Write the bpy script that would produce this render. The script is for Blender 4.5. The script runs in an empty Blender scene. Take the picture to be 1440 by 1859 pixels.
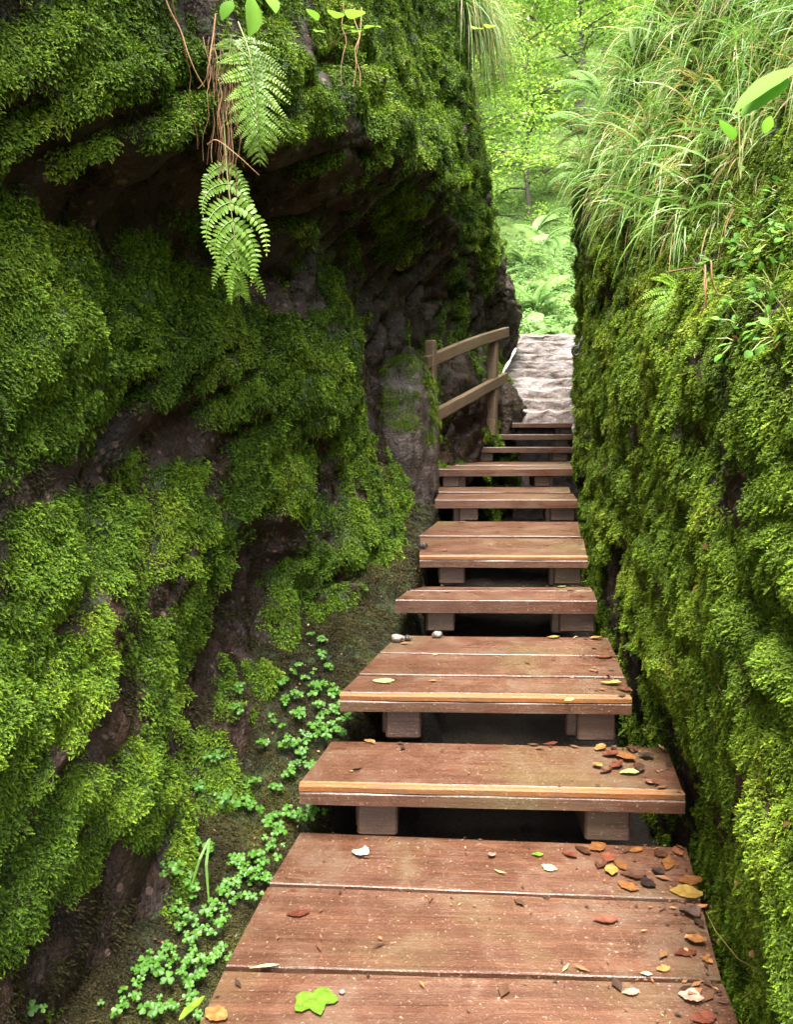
# A mossy sandstone gorge with a flight of wet wooden steps, a short railing and carved stone steps at its far end.
# World: X right, Y into the gorge, Z up (metres).  The camera stands on the lowest deck.
import bpy, math, random
import numpy as np
from mathutils import Vector, Matrix, Euler
from mathutils.bvhtree import BVHTree

scene = bpy.context.scene
col = scene.collection
R = math.radians
EYE = 1.40
PITCH = R(5.97)
FPX = 1431.0

# ------------------------------------------------------------------ camera, sky, sun, exposure
cam_d = bpy.data.cameras.new('camera')
cam = bpy.data.objects.new('camera', cam_d); col.objects.link(cam)
cam.location = (0, 0, EYE); cam.rotation_euler = (R(90) - PITCH, 0, 0)
cam_d.sensor_fit = 'VERTICAL'; cam_d.sensor_height = 24.0; cam_d.sensor_width = 24.0
cam_d.lens = 24.0 * FPX / 1859.0
cam_d.clip_start = 0.02; cam_d.clip_end = 500.0
scene.camera = cam

SUN_EL, SUN_AZ = R(74), R(186)      # azimuth of the sun seen from above, clockwise from +Y
world = bpy.data.worlds.new('World'); scene.world = world; world.use_nodes = True
wn = world.node_tree.nodes; wl = world.node_tree.links
bg = wn['Background']
sky = wn.new('ShaderNodeTexSky'); sky.sky_type = 'NISHITA'; sky.sun_disc = False
sky.sun_elevation = SUN_EL; sky.sun_rotation = SUN_AZ; sky.air_density = 1.0; sky.dust_density = 4.0
hs = wn.new('ShaderNodeHueSaturation'); hs.inputs['Saturation'].default_value = 0.15
wl.new(sky.outputs[0], hs.inputs['Color']); wl.new(hs.outputs[0], bg.inputs['Color'])
bg.inputs['Strength'].default_value = 0.08
sun_d = bpy.data.lights.new('sun', 'SUN'); sun_d.energy = 1.5; sun_d.angle = R(28); sun_d.color = (1.0, 0.96, 0.88)
sun = bpy.data.objects.new('sun', sun_d); col.objects.link(sun)
_sd = Vector((math.sin(SUN_AZ) * math.cos(SUN_EL), math.cos(SUN_AZ) * math.cos(SUN_EL), math.sin(SUN_EL)))
sun.rotation_euler = _sd.to_track_quat('Z', 'Y').to_euler()
scene.view_settings.view_transform = 'Standard'; scene.view_settings.look = 'None'
scene.view_settings.gamma = 1.0; scene.view_settings.use_curve_mapping = False
scene.view_settings.exposure = 3.7

# ------------------------------------------------------------------ helpers
rng = np.random.default_rng(7)
random.seed(7)

def ray(x, y):
    dx = (x - 720.0) / FPX; dy = (929.5 - y) / FPX
    c, s = math.cos(PITCH), math.sin(PITCH)
    return Vector((dx, c + dy * s, -s + dy * c))
def P(x, y, Y):
    """the point at depth Y on the sight line through a picture point"""
    d = ray(x, y); return Vector((0, 0, EYE)) + d * (Y / d.y)
def PZ(x, y, z):
    """the point at height z on that sight line"""
    d = ray(x, y); return Vector((0, 0, EYE)) + d * ((z - EYE) / d.z)

_perm = np.random.default_rng(3).permutation(256); _perm = np.concatenate([_perm, _perm, _perm])
_grad = np.random.default_rng(4).normal(size=(256, 3)); _grad /= np.linalg.norm(_grad, axis=1)[:, None]
def perlin(p):
    p = np.asarray(p, float); i = np.floor(p).astype(int); f = p - i; i &= 255
    u = f * f * f * (f * (f * 6 - 15) + 10); out = 0
    for dx in (0, 1):
        for dy in (0, 1):
            for dz in (0, 1):
                g = _grad[_perm[_perm[_perm[i[:, 0] + dx] + i[:, 1] + dy] + i[:, 2] + dz]]
                d = f - np.array([dx, dy, dz])
                w = (u[:, 0] if dx else 1 - u[:, 0]) * (u[:, 1] if dy else 1 - u[:, 1]) * (u[:, 2] if dz else 1 - u[:, 2])
                out = out + w * (g * d).sum(1)
    return out * 1.5
def fbm(p, o=4, lac=2.1, gain=0.5):
    p = np.asarray(p, float); a = 1.0; t = 0
    for k in range(o):
        t = t + a * perlin(p + 17.3 * k); p = p * lac; a *= gain
    return t
def sstep(a, b, x):
    t = np.clip((x - a) / (b - a), 0, 1); return t * t * (3 - 2 * t)

def mesh_np(name, v, f, mats=(), smooth=True, attrs=None):
    """v (n,3); f an (m,3) or (m,4) array or a list of them"""
    me = bpy.data.meshes.new(name)
    v = np.asarray(v, np.float32)
    fl = f if isinstance(f, list) else [f]
    fl = [np.asarray(a, np.int32) for a in fl if len(a)]
    tot = np.concatenate([np.full(len(a), a.shape[1], np.int32) for a in fl])
    idx = np.concatenate([a.ravel() for a in fl])
    me.vertices.add(len(v)); me.vertices.foreach_set('co', v.ravel())
    me.loops.add(len(idx)); me.loops.foreach_set('vertex_index', idx)
    me.polygons.add(len(tot))
    st = np.concatenate([[0], np.cumsum(tot)[:-1]]).astype(np.int32)
    me.polygons.foreach_set('loop_start', st); me.polygons.foreach_set('loop_total', tot)
    me.polygons.foreach_set('use_smooth', np.full(len(tot), smooth))
    for m in mats: me.materials.append(m)
    if attrs:
        for k, a in attrs.items():
            at = me.attributes.new(k, 'FLOAT', 'POINT'); at.data.foreach_set('value', np.asarray(a, np.float32))
    me.update(calc_edges=True); me.validate()
    return me
def link(name, me, parent=None, loc=None, rot=None):
    o = bpy.data.objects.new(name, me); col.objects.link(o)
    if parent is not None: o.parent = parent
    if loc is not None: o.location = loc
    if rot is not None: o.rotation_euler = rot
    return o
def empty(name, loc=(0, 0, 0), rot=(0, 0, 0), parent=None):
    o = bpy.data.objects.new(name, None); col.objects.link(o); o.location = loc; o.rotation_euler = rot
    o.empty_display_size = 0.1
    if parent is not None: o.parent = parent
    return o
def tag(o, label=None, cat=None, group=None, kind=None):
    if label: o['label'] = label
    if cat: o['category'] = cat
    if group: o['group'] = group
    if kind: o['kind'] = kind
    return o
def copy_tree(o, parent=None):
    c = o.copy(); col.objects.link(c)
    if parent is not None: c.parent = parent
    for ch in o.children: copy_tree(ch, c)
    return c
def frames(dirs, ups):
    """rows of orthonormal frames: z = dirs, y close to ups; returns (n,3,3) column matrices"""
    z = dirs / np.linalg.norm(dirs, axis=1)[:, None]
    x = np.cross(ups, z); x /= np.linalg.norm(x, axis=1)[:, None] + 1e-9
    y = np.cross(z, x)
    return np.stack([x, y, z], axis=2)
def mat_to_euler(M):
    sy = np.sqrt(M[:, 0, 0] ** 2 + M[:, 1, 0] ** 2)
    return np.stack([np.arctan2(M[:, 2, 1], M[:, 2, 2]), np.arctan2(-M[:, 2, 0], sy), np.arctan2(M[:, 1, 0], M[:, 0, 0])], 1)
def replicate(tv, tf, M, scl, loc):
    """copies of one template (tv, tf) baked into one vertex/face array"""
    n, k = len(loc), len(tv)
    v = np.einsum('nij,kj->nki', M, tv) * np.asarray(scl)[:, None, None] + loc[:, None, :]
    f = tf[None] + (np.arange(n) * k)[:, None, None]
    return v.reshape(-1, 3), f.reshape(-1, tf.shape[1])
def tube_np(pts, rad, n=6, cap=True):
    pts = np.asarray(pts, float); rad = np.broadcast_to(np.asarray(rad, float), (len(pts),))
    t = np.gradient(pts, axis=0); t /= np.linalg.norm(t, axis=1)[:, None] + 1e-9
    up = np.array([0.31, 0.17, 0.93]); up = up if abs(t[0] @ up) < 0.9 else np.array([1.0, 0, 0])
    a = np.cross(t, up); a /= np.linalg.norm(a, axis=1)[:, None] + 1e-9
    b = np.cross(t, a); th = np.arange(n) * 2 * np.pi / n
    v = pts[:, None] + rad[:, None, None] * (np.cos(th)[None, :, None] * a[:, None] + np.sin(th)[None, :, None] * b[:, None])
    v = v.reshape(-1, 3); f = []
    for i in range(len(pts) - 1):
        for j in range(n):
            f.append((i * n + j, i * n + (j + 1) % n, (i + 1) * n + (j + 1) % n, (i + 1) * n + j))
    return v, np.array(f)
class Acc:
    """collects vertex / face arrays of one part"""
    def __init__(s): s.v = []; s.q = []; s.t = []; s.n = 0; s.a = []
    def add(s, v, f, a=0.0):
        f = np.asarray(f) + s.n; v = np.asarray(v, float)
        (s.q if f.shape[1] == 4 else s.t).append(f); s.v.append(v); s.n += len(v)
        s.a.append(np.broadcast_to(np.asarray(a, float), (len(v),)))
    def mesh(s, name, mats, smooth=True):
        fl = []
        if s.t: fl.append(np.concatenate(s.t))
        if s.q: fl.append(np.concatenate(s.q))
        return mesh_np(name, np.concatenate(s.v), fl, mats, smooth, {'tone': np.concatenate(s.a)})

# ------------------------------------------------------------------ materials
class NT:
    def __init__(s, name):
        s.m = bpy.data.materials.new(name); s.m.use_nodes = True; s.t = s.m.node_tree; s.t.nodes.clear()
        s.out = s.t.nodes.new('ShaderNodeOutputMaterial')
    def n(s, typ, ins=None, **kw):
        nd = s.t.nodes.new('ShaderNode' + typ)
        for k, v in kw.items(): setattr(nd, k, v)
        for k, v in (ins or {}).items():
            if isinstance(v, bpy.types.NodeSocket): s.t.links.new(v, nd.inputs[k])
            else: nd.inputs[k].default_value = v
        return nd
    def ramp(s, fac, stops, interp='LINEAR'):
        nd = s.t.nodes.new('ShaderNodeValToRGB'); nd.color_ramp.interpolation = interp
        e = nd.color_ramp.elements
        while len(e) < len(stops): e.new(0.5)
        for el, (p, c) in zip(e, stops):
            el.position = p; el.color = (*c, 1) if len(c) == 3 else c
        s.t.links.new(fac, nd.inputs[0]); return nd.outputs[0]
    def mix(s, fac, a, b, mode='MIX'):
        nd = s.t.nodes.new('ShaderNodeMix'); nd.data_type = 'RGBA'; nd.blend_type = mode
        for k, v in ((0, fac), (6, a), (7, b)):
            if isinstance(v, bpy.types.NodeSocket): s.t.links.new(v, nd.inputs[k])
            else: nd.inputs[k].default_value = v if k == 0 else (*v, 1)
        return nd.outputs[2]
    def math(s, op, a, b=0.0, clamp=False):
        nd = s.t.nodes.new('ShaderNodeMath'); nd.operation = op; nd.use_clamp = clamp
        for k, v in ((0, a), (1, b)):
            if isinstance(v, bpy.types.NodeSocket): s.t.links.new(v, nd.inputs[k])
            else: nd.inputs[k].default_value = v
        return nd.outputs[0]
    def noise(s, vec, scale, detail=4, rough=0.55, dist=0.0):
        return s.n('TexNoise', {'Vector': vec, 'Scale': scale, 'Detail': detail, 'Roughness': rough, 'Distortion': dist}).outputs[0]
    def attr(s, name, typ='GEOMETRY'):
        return s.n('Attribute', attribute_name=name, attribute_type=typ).outputs['Fac']
    def pos(s): return s.n('NewGeometry').outputs['Position']
    def finish(s, shader): s.t.links.new(shader, s.out.inputs[0]); return s.m

def leaf_mat(name, stops, rough=0.45, trans=0.35, spec=0.4, scale=2.0, mixr=0.4, attr=None, tips=False):
    """leaf or moss: diffuse + some light let through; colour varies by place and by plant"""
    t = NT(name)
    r = t.n('ObjectInfo').outputs['Random']
    nz = t.noise(t.pos(), scale, 3)
    fac = t.math('ADD', t.math('MULTIPLY', r, mixr), t.math('MULTIPLY', t.math('SUBTRACT', nz, 0.30), (1 - mixr) * 2.2))
    if attr: fac = t.math('ADD', t.math('MULTIPLY', fac, 0.45), t.math('MULTIPLY', t.attr(attr), 0.55))
    c = t.ramp(fac, stops)
    if tips:    # old growth at foot, fresh at tip, exaggerated to paint shade between the shoots
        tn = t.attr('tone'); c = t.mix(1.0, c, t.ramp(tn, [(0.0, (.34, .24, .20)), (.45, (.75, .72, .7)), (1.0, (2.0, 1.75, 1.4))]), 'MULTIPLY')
    b = t.n('BsdfPrincipled', {'Base Color': c, 'Roughness': rough, 'Specular IOR Level': spec})
    tr2 = t.n('BsdfTranslucent', {'Color': c})
    return t.finish(t.n('MixShader', {0: trans, 1: b.outputs[0], 2: tr2.outputs[0]}).outputs[0])

def rock_mat(name, dark, mid, light, moss=True, wet=0.45, pink=None, peb=0.40, bump=0.9, spec=0.28):
    t = NT(name); p = t.pos()
    n1 = t.noise(p, 2.2, 6, 0.62, 0.6); n2 = t.noise(p, 14, 5, 0.65); n3 = t.noise(p, 60, 4, 0.6)
    vo = t.n('TexVoronoi', {'Vector': p, 'Scale': 34.0}); vo2 = t.n('TexVoronoi', {'Vector': p, 'Scale': 85.0})
    c = t.ramp(t.math('ADD', t.math('MULTIPLY', n1, 0.55), t.math('MULTIPLY', n2, 0.45)), [(0.32, dark), (0.5, mid), (0.68, light)])
    pbl = t.math('LESS_THAN', vo.outputs['Distance'], 0.30)
    c = t.mix(t.math('MULTIPLY', pbl, t.ramp(t.n('SeparateColor', {0: vo.outputs['Color']}).outputs[0], [(0.62, (0, 0, 0)), (0.80, (peb,) * 3)])), c, pink or (0.20, 0.13, 0.10))
    if moss:
        ms = t.attr('moss'); ms = t.math('MULTIPLY', t.math('SUBTRACT', t.math('ADD', ms, t.math('MULTIPLY', t.math('SUBTRACT', n2, 0.5), 0.8)), 0.20), 2.5, True)
        g = t.ramp(n3, [(0.3, (0.010, 0.016, 0.004)), (0.7, (0.030, 0.050, 0.010))])
        c = t.mix(ms, c, g)
    h = t.math('ADD', t.math('MULTIPLY', n2, 0.6), t.math('ADD', t.math('MULTIPLY', n3, 0.35), t.math('MULTIPLY', vo2.outputs['Distance'], -0.15)))
    bp = t.n('Bump', {'Height': h, 'Strength': bump, 'Distance': 0.025})
    rg = t.ramp(n2, [(0.3, (wet,) * 3), (0.7, (wet + .35,) * 3)])
    b = t.n('BsdfPrincipled', {'Base Color': c, 'Roughness': rg, 'Specular IOR Level': spec, 'Normal': bp.outputs[0]})
    return t.finish(b.outputs[0])

def wood_mat(name, a, b_, c_, rough=0.38, grime=0.5, scale=1.0):
    t = NT(name)
    oc = t.n('TexCoord').outputs['Object']; rnd = t.n('ObjectInfo').outputs['Random']
    off = t.n('CombineXYZ', {0: t.math('MULTIPLY', rnd, 37.0), 1: t.math('MULTIPLY', rnd, 11.0), 2: t.math('MULTIPLY', rnd, 23.0)})
    v = t.n('VectorMath', {0: oc, 1: off.outputs[0]}, operation='ADD').outputs[0]
    st = t.n('VectorMath', {0: v, 1: (1.4, 34.0, 34.0)}, operation='MULTIPLY').outputs[0]
    g1 = t.noise(st, 2.0 * scale, 5, 0.6, 0.8); g2 = t.noise(st, 9.0 * scale, 3, 0.6, 0.3)
    d = t.noise(v, 7.0, 6, 0.68, 0.5); d2 = t.noise(v, 2.2, 4, 0.6); sp = t.noise(v, 120.0, 3, 0.7)
    c = t.ramp(t.math('ADD', t.math('MULTIPLY', g1, 0.6), t.math('MULTIPLY', d, 0.4)), [(0.30, a), (0.5, b_), (0.70, c_)])
    c = t.mix(t.ramp(g2, [(0.60, (0, 0, 0)), (0.78, (.55,) * 3)]), c, tuple(q * 0.42 for q in a))
    # trodden-in soil, algae film
    c = t.mix(t.math('MULTIPLY', t.ramp(d, [(0.50, (0, 0, 0)), (0.66, (1,) * 3)]), grime), c, (0.085, 0.048, 0.028))
    c = t.mix(t.math('MULTIPLY', t.ramp(d2, [(0.52, (0, 0, 0)), (0.72, (1,) * 3)]), 0.55), c, (0.085, 0.068, 0.025))
    c = t.mix(t.ramp(sp, [(0.62, (0, 0, 0)), (0.70, (.6,) * 3)]), c, (0.30, 0.22, 0.16))
    h = t.math('ADD', t.math('MULTIPLY', g1, 0.35), t.math('ADD', t.math('MULTIPLY', g2, 0.3), t.math('ADD', t.math('MULTIPLY', d, 0.25), t.math('MULTIPLY', sp, 0.8))))
    bp = t.n('Bump', {'Height': h, 'Strength': 0.5, 'Distance': 0.005})
    rg = t.ramp(t.math('ADD', t.math('MULTIPLY', d, 0.6), t.math('MULTIPLY', sp, 0.4)), [(0.35, (rough,) * 3), (0.65, (min(rough + .32, 1),) * 3)])
    b = t.n('BsdfPrincipled', {'Base Color': c, 'Roughness': rg, 'Specular IOR Level': 0.5, 'Normal': bp.outputs[0]})
    return t.finish(b.outputs[0])

def plain_mat(name, stops, rough=0.5, scale=20.0, spec=0.4, bump=0.3, trans=0.0):
    t = NT(name); oc = t.n('TexCoord').outputs['Object']
    nz = t.noise(oc, scale, 5, 0.6)
    f = t.math('ADD', t.math('MULTIPLY', nz, 0.7), t.math('MULTIPLY', t.n('ObjectInfo').outputs['Random'], 0.3))
    c = t.ramp(f, stops)
    bp = t.n('Bump', {'Height': nz, 'Strength': bump, 'Distance': 0.004})
    b = t.n('BsdfPrincipled', {'Base Color': c, 'Roughness': rough, 'Specular IOR Level': spec, 'Normal': bp.outputs[0]})
    if trans:
        tr = t.n('BsdfTranslucent', {'Color': c})
        return t.finish(t.n('MixShader', {0: trans, 1: b.outputs[0], 2: tr.outputs[0]}).outputs[0])
    return t.finish(b.outputs[0])

M = {}
M['rock'] = rock_mat('wet_brown_rock', (0.006, 0.0035, 0.0022), (0.019, 0.0098, 0.006), (0.052, 0.026, 0.015))
M['rock_grey'] = rock_mat('wet_grey_rock', (0.015, 0.011, 0.009), (0.048, 0.037, 0.031), (0.14, 0.112, 0.098), wet=0.24)
M['path'] = rock_mat('wet_stone_path', (0.05, 0.036, 0.031), (0.12, 0.092, 0.080), (0.27, 0.22, 0.20), moss=False, wet=0.16, bump=0.6, spec=.5, pink=(0.36, 0.27, 0.24))
M['soil'] = rock_mat('damp_soil', (0.005, 0.0035, 0.0022), (0.011, 0.007, 0.004), (0.026, 0.016, 0.009), wet=0.7, peb=0.0)
M['wood'] = wood_mat('wet_red_brown_plank', (0.032, 0.0132, 0.0070), (0.072, 0.0298, 0.0158), (0.128, 0.059, 0.033), rough=0.22, grime=0.9)
M['wood_dark'] = wood_mat('dark_wet_timber', (0.030, 0.015, 0.010), (0.062, 0.033, 0.022), (0.105, 0.062, 0.044))
M['wood_worn'] = wood_mat('worn_orange_edge', (0.10, 0.030, 0.005), (0.19, 0.060, 0.008), (0.27, 0.098, 0.016), grime=0.6, rough=.5)
M['wood_rail'] = wood_mat('weathered_rail_timber', (0.046, 0.028, 0.013), (0.095, 0.060, 0.030), (0.155, 0.105, 0.058), rough=0.5, grime=0.2)
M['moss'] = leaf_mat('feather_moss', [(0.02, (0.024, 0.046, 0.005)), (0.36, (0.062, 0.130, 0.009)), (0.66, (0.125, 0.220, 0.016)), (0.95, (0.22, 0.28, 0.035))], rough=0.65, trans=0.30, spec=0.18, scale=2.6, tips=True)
M['moss_r'] = leaf_mat('yellow_green_moss', [(0.02, (0.030, 0.052, 0.006)), (0.36, (0.078, 0.145, 0.010)), (0.66, (0.145, 0.235, 0.018)), (0.95, (0.25, 0.30, 0.045))], rough=0.65, trans=0.30, spec=0.18, scale=2.6, tips=True)  # slightly lighter and yellower than the left wall's moss
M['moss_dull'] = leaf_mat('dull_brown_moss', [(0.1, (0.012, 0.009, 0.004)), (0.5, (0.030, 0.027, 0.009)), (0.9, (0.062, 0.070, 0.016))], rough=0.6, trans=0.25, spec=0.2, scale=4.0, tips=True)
# ------------------------------------------------------------------ the two rock walls
def uy(Y): return 2.2 * np.log(np.maximum(np.asarray(Y, float), -0.5) + 0.8)
def squeeze(Y): return Y if Y <= 5 else 5 + (Y - 5) * 0.72

def fit_wall(ctrl, extra, lam=0.012):
    pts = np.array([tuple(P(x, y, squeeze(Y))) for x, y, Y in ctrl] + list(extra))
    q = np.stack([uy(pts[:, 1]), pts[:, 2]], 1); xv = pts[:, 0]
    def phi(a, b): return np.sqrt(((a[:, None] - b[None]) ** 2).sum(-1) + 0.10 ** 2)
    n = len(q); A = np.zeros((n + 3, n + 3)); A[:n, :n] = phi(q, q) - lam * np.eye(n) * 4
    A[:n, n] = 1; A[:n, n + 1:] = q; A[n:, :n] = A[:n, n:].T
    w = np.linalg.solve(A, np.concatenate([xv, np.zeros(3)]))
    def f(Y, Z):
        g = np.stack([uy(Y), Z], 1); out = np.empty(len(g))
        for i in range(0, len(g), 20000):
            s = g[i:i + 20000]; out[i:i + 20000] = phi(s, q) @ w[:n] + w[n] + s @ w[n + 1:]
        return out
    return f

LEFT = [
 (0,0,1.42),(0,150,1.38),(0,260,1.42),(120,80,1.55),(200,0,1.75),(180,150,1.66),(180,280,1.66),(330,30,1.906),(330,160,1.814),(330,260,1.795),(330,335,1.832),
 (450,40,2.232),(450,200,2.093),(450,300,2.139),(560,60,2.697),(560,180,2.418),(565,280,2.372),(650,40,3.5),(650,180,2.929),(665,285,2.883),(700,270,3.255),
 (720,60,4.7),(735,200,4.2),(745,290,3.906),(780,310,4.371),(800,60,5.9),(800,200,5.3),(815,310,4.929),(860,50,7),(868,200,7),(880,320,7.2),(892,380,8),
 (0,330,1.56),(0,375,1.72),(100,390,1.86),(220,400,2.12),(345,430,2.5),(440,390,2.75),(480,520,3),(560,420,3.6),(600,520,3.9),(640,400,4.3),(700,430,5),(680,560,5.1),
 (800,450,6.4),(770,560,6.6),(840,500,7.4),(700,620,5.2),(860,420,7.2),
 (740,330,4.045),(720,400,4.7),
 (905,420,8.8),(920,500,9.2),(950,560,10),(870,600,8.6),(940,620,10),(890,520,8.5),(820,600,7.6),
 (0,450,1.5),(0,600,1.36),(0,800,1.28),(60,420,1.58),(150,470,1.78),(200,440,1.86),(200,600,1.72),(200,690,1.74),(320,560,2.1),(330,680,2.1),(420,600,2.45),
 (500,640,2.7),(600,630,3.15),(635,635,3.4),(628,760,3.38),(560,760,2.98),(450,760,2.58),
 (230,790,2),(330,800,2.35),(120,850,1.72),(40,920,1.48),(420,820,2.6),
 (620,890,3.3),(500,900,2.66),(350,910,2.14),(200,940,1.68),(60,990,1.34),(0,1050,1.28),
 (662,700,4.6),(680,800,4.5),(646,660,4.2),(650,740,4.3),(690,660,5.2),(652,850,3.6),(700,880,4.05),(720,960,4.15),(742,1000,4.3),(705,760,4.9),(740,700,5.6),(760,640,6.2),(772,780,6),(752,880,5.3),
 (560,960,2.95),(480,1000,2.85),(430,1060,2.62),
 (0,1180,1.26),(0,1400,1.22),(0,1580,1.22),(150,1150,1.5),(300,1120,1.88),(280,1250,1.72),(275,1400,1.62),(150,1400,1.42),(130,1560,1.4),
 (370,1180,2.42),(330,1300,2.15),(310,1420,1.98),(255,1560,1.66),
 (690,1120,3.12),(722,1062,3.55),(748,1015,4.0),(676,1060,3.32),(728,960,4.05),(715,1110,3.25),(540,1080,2.92),(600,1120,3.03),(640,1170,3.15),(450,1180,2.58),(380,1380,2.02),(480,1300,2.34),(430,1420,2.03),(545,1230,2.62),(605,1205,2.9),(350,1560,1.74),
 (100,1660,1.42),(60,1760,1.32),(200,1740,1.5),(0,1700,1.3),(20,1850,1.24),
]
LX = [(-1.0,-0.35,0.3),(-1.0,-0.35,1.4),(-1.05,-0.35,2.4),(-1.3,-0.3,4.6),(-0.60,1.4,3.2),(-0.12,3.2,4.4),(0.0,5.0,4.8),(0.35,6.4,5.2),
      (-0.62,1.4,-0.2),(-0.42,2.4,-0.2),(-0.1,3.6,0.0),(0.1,4.6,0.2),(0.35,6.4,0.4),(1.2,7.6,0.6),(1.6,8.6,1.6),(0.6,8.2,5.0),(0.2,9.6,4.5),(1.2,9.8,2.0)]
RIGHT = [
 (1440,800,1.34),(1440,1000,1.30),(1440,1200,1.20),(1300,800,1.85),(1200,800,2.6),(1120,800,3.7),(1078,800,5.2),(1052,760,7.2),(1046,700,8.2),
 (1300,1000,1.78),(1200,1000,2.42),(1130,1000,3.3),(1090,980,4.2),(1066,900,5.3),(1054,850,6.4),
 (1300,1180,1.66),(1200,1160,2.2),(1140,1140,2.9),(1250,1310,1.9),(1340,1310,1.50),(1180,1250,2.45),
 (1440,1360,1.12),(1405,1480,1.17),(1440,1600,1.06),(1425,1700,1.08),(1432,1850,1.04),(1385,1360,1.26),
 (1330,1500,1.74),(1275,1500,2.0),(1360,1640,1.52),(1300,1420,1.9),(1395,1800,1.36),(1350,1780,1.5),
 (1440,600,1.42),(1440,450,1.62),(1300,600,2.0),(1200,600,2.75),(1130,600,3.85),(1082,560,5.3),(1064,600,6.8),(1056,630,8.6),
 (1062,480,6.0),(1042,410,6.9),(1044,345,7.2),(1055,540,7.0),(1100,450,4.7),(1150,400,4.05),(1250,450,2.8),(1350,470,2.1),
 (1440,250,2.1),(1440,0,2.8),(1340,320,2.6),(1300,230,3.3),(1300,50,4.3),(1200,250,4.4),(1200,100,5.4),(1120,260,5.8),(1110,130,7.4),(1060,310,7.3),(1400,120,2.7),
]
RX = [(0.95,-0.35,0.3),(0.95,-0.35,1.4),(1.2,-0.35,2.4),(2.3,0.6,3.8),(2.6,4.0,5.0),(3.3,7.0,5.6),(0.72,1.4,-0.2),(0.86,2.4,-0.2),(1.0,3.6,0.0),(1.2,4.8,0.2),(1.65,6.4,0.4),
      (2.1,8.0,1.0),(2.45,9.4,2.4),(3.2,10.2,3.0),(3.4,9.0,4.4)]

def bvh_np(v, q): return BVHTree.FromPolygons([tuple(a) for a in v], [tuple(a) for a in q.tolist()])
def build_wall(ctrl, extra, side, seed, patches):
    f = fit_wall(ctrl, extra)
    nu, nz = 430, 310
    u = np.linspace(uy(-0.25), uy(9.9), nu); z = np.linspace(-0.25, 4.6, nz)
    U, Z = np.meshgrid(u, z, indexing='ij'); Y = np.exp(U / 2.2) - 0.8
    X = f(Y.ravel(), Z.ravel()).reshape(nu, nz)
    if side < 0:            # the left rock ends low beyond the last overhang, its top falling away
        zt = np.interp(Y, [0, 6.6, 7.1, 7.6, 8.6, 9.2, 9.9], [9, 9, 4.1, 3.55, 2.75, 2.45, 2.3])
        over = np.maximum(Z - zt, 0); X = X - over * 1.3 - over ** 2
        X = X - np.maximum(Y - 9.0, 0) ** 2 * 1.5
    else:
        X = X + np.maximum(Y - 9.45, 0) ** 2 * 4.0
    V = np.stack([X, Y, Z], -1)
    def normals(V):
        a = np.gradient(V, axis=0); b = np.gradient(V, axis=1); n = np.cross(a, b) * (-1 if side < 0 else 1)
        n /= np.linalg.norm(n, axis=-1)[..., None] + 1e-9
        if (n[..., 0] * side).mean() > 0: n = -n
        return n
    N = normals(V); p = V.reshape(-1, 3)
    # bedding that climbs into the gorge, broken blocks, cushions
    bed = p * [0.35, 0.55, 1.0] + [0, 0, 0]; rot = p.copy()
    a = R(38) * 1.0
    rot = np.stack([p[:, 0] * 0.6, (p[:, 1] * math.cos(a) + p[:, 2] * math.sin(a)) * 0.30, (-p[:, 1] * math.sin(a) + p[:, 2] * math.cos(a))], 1)
    d1 = fbm(p * 1.3 + seed, 3) * 0.045
    gr = np.clip(1 - np.abs(perlin(rot * 3.6 + fbm(p * 2, 2)[:, None] * .35 + seed * 2)) * 3.2, 0, 1) ** 1.5
    d2 = gr * -0.075 * (1.0 if side < 0 else .6)
    d3 = np.abs(perlin(p * 5.5 + seed * 3)) * 0.075 + np.abs(perlin(p * 13 + seed)) * 0.030
    sw = rot[:, 2] * 6.5 + fbm(p * 1.7 + seed, 3) * 1.1; sw = sw - np.floor(sw)      # stepped edges of the beds
    d2 = d2 + (sstep(0, .8, sw) - sstep(.82, 1, sw) - .4) * .040 * (1 if side < 0 else .6) * sstep(-.5, .3, perlin(p * 1.1 + 4))
    d4 = fbm(p * 30 + seed, 3) * 0.006 + (1 - np.abs(perlin(p * [22, 16, 30] + seed)) * 2) * .006
    k = np.clip(0.55 + p[:, 1] * 0.10, 0.6, 1.0)
    i = np.arange(nu * nz).reshape(nu, nz)
    q = np.stack([i[:-1, :-1].ravel(), i[1:, :-1].ravel(), i[1:, 1:].ravel(), i[:-1, 1:].ravel()], 1)
    if side > 0: q = q[:, ::-1]
    # how mossy: open, upward or outward facing rock carries moss; overhung rock is bare
    V1 = V + N * (((d1 + d2) * (0.8 if side > 0 else 1.0) * k).reshape(nu, nz)[..., None])
    p1 = V1.reshape(-1, 3); nb = normals(V1).reshape(-1, 3)
    nz1 = fbm(p1 * 2.3 + seed * 5, 4); nz2 = fbm(rot * [3, 3, 6] + seed, 3)
    moss = sstep(-0.62, -0.15, nb[:, 2]) * sstep(-0.55, -0.15, nz1 + 0.5 * nz2 + 0.35 * fbm(p1 * 9 + seed, 3) + (0.16 if side < 0 else .10)) * (1 - .75 * sstep(.35, .9, gr))
    bv = bvh_np(p1, q)
    for lst, sg in patches: blobs(p1, moss, bv, lst, sg)
    D = (d3 - .02) * (.15 + .85 * moss) * np.clip(0.55 + p[:, 1] * 0.12, .6, 1.2) + d4
    V2 = V1 + N * D.reshape(nu, nz)[..., None]
    return V2.reshape(-1, 3), normals(V2).reshape(-1, 3), q, moss, rot

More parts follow.
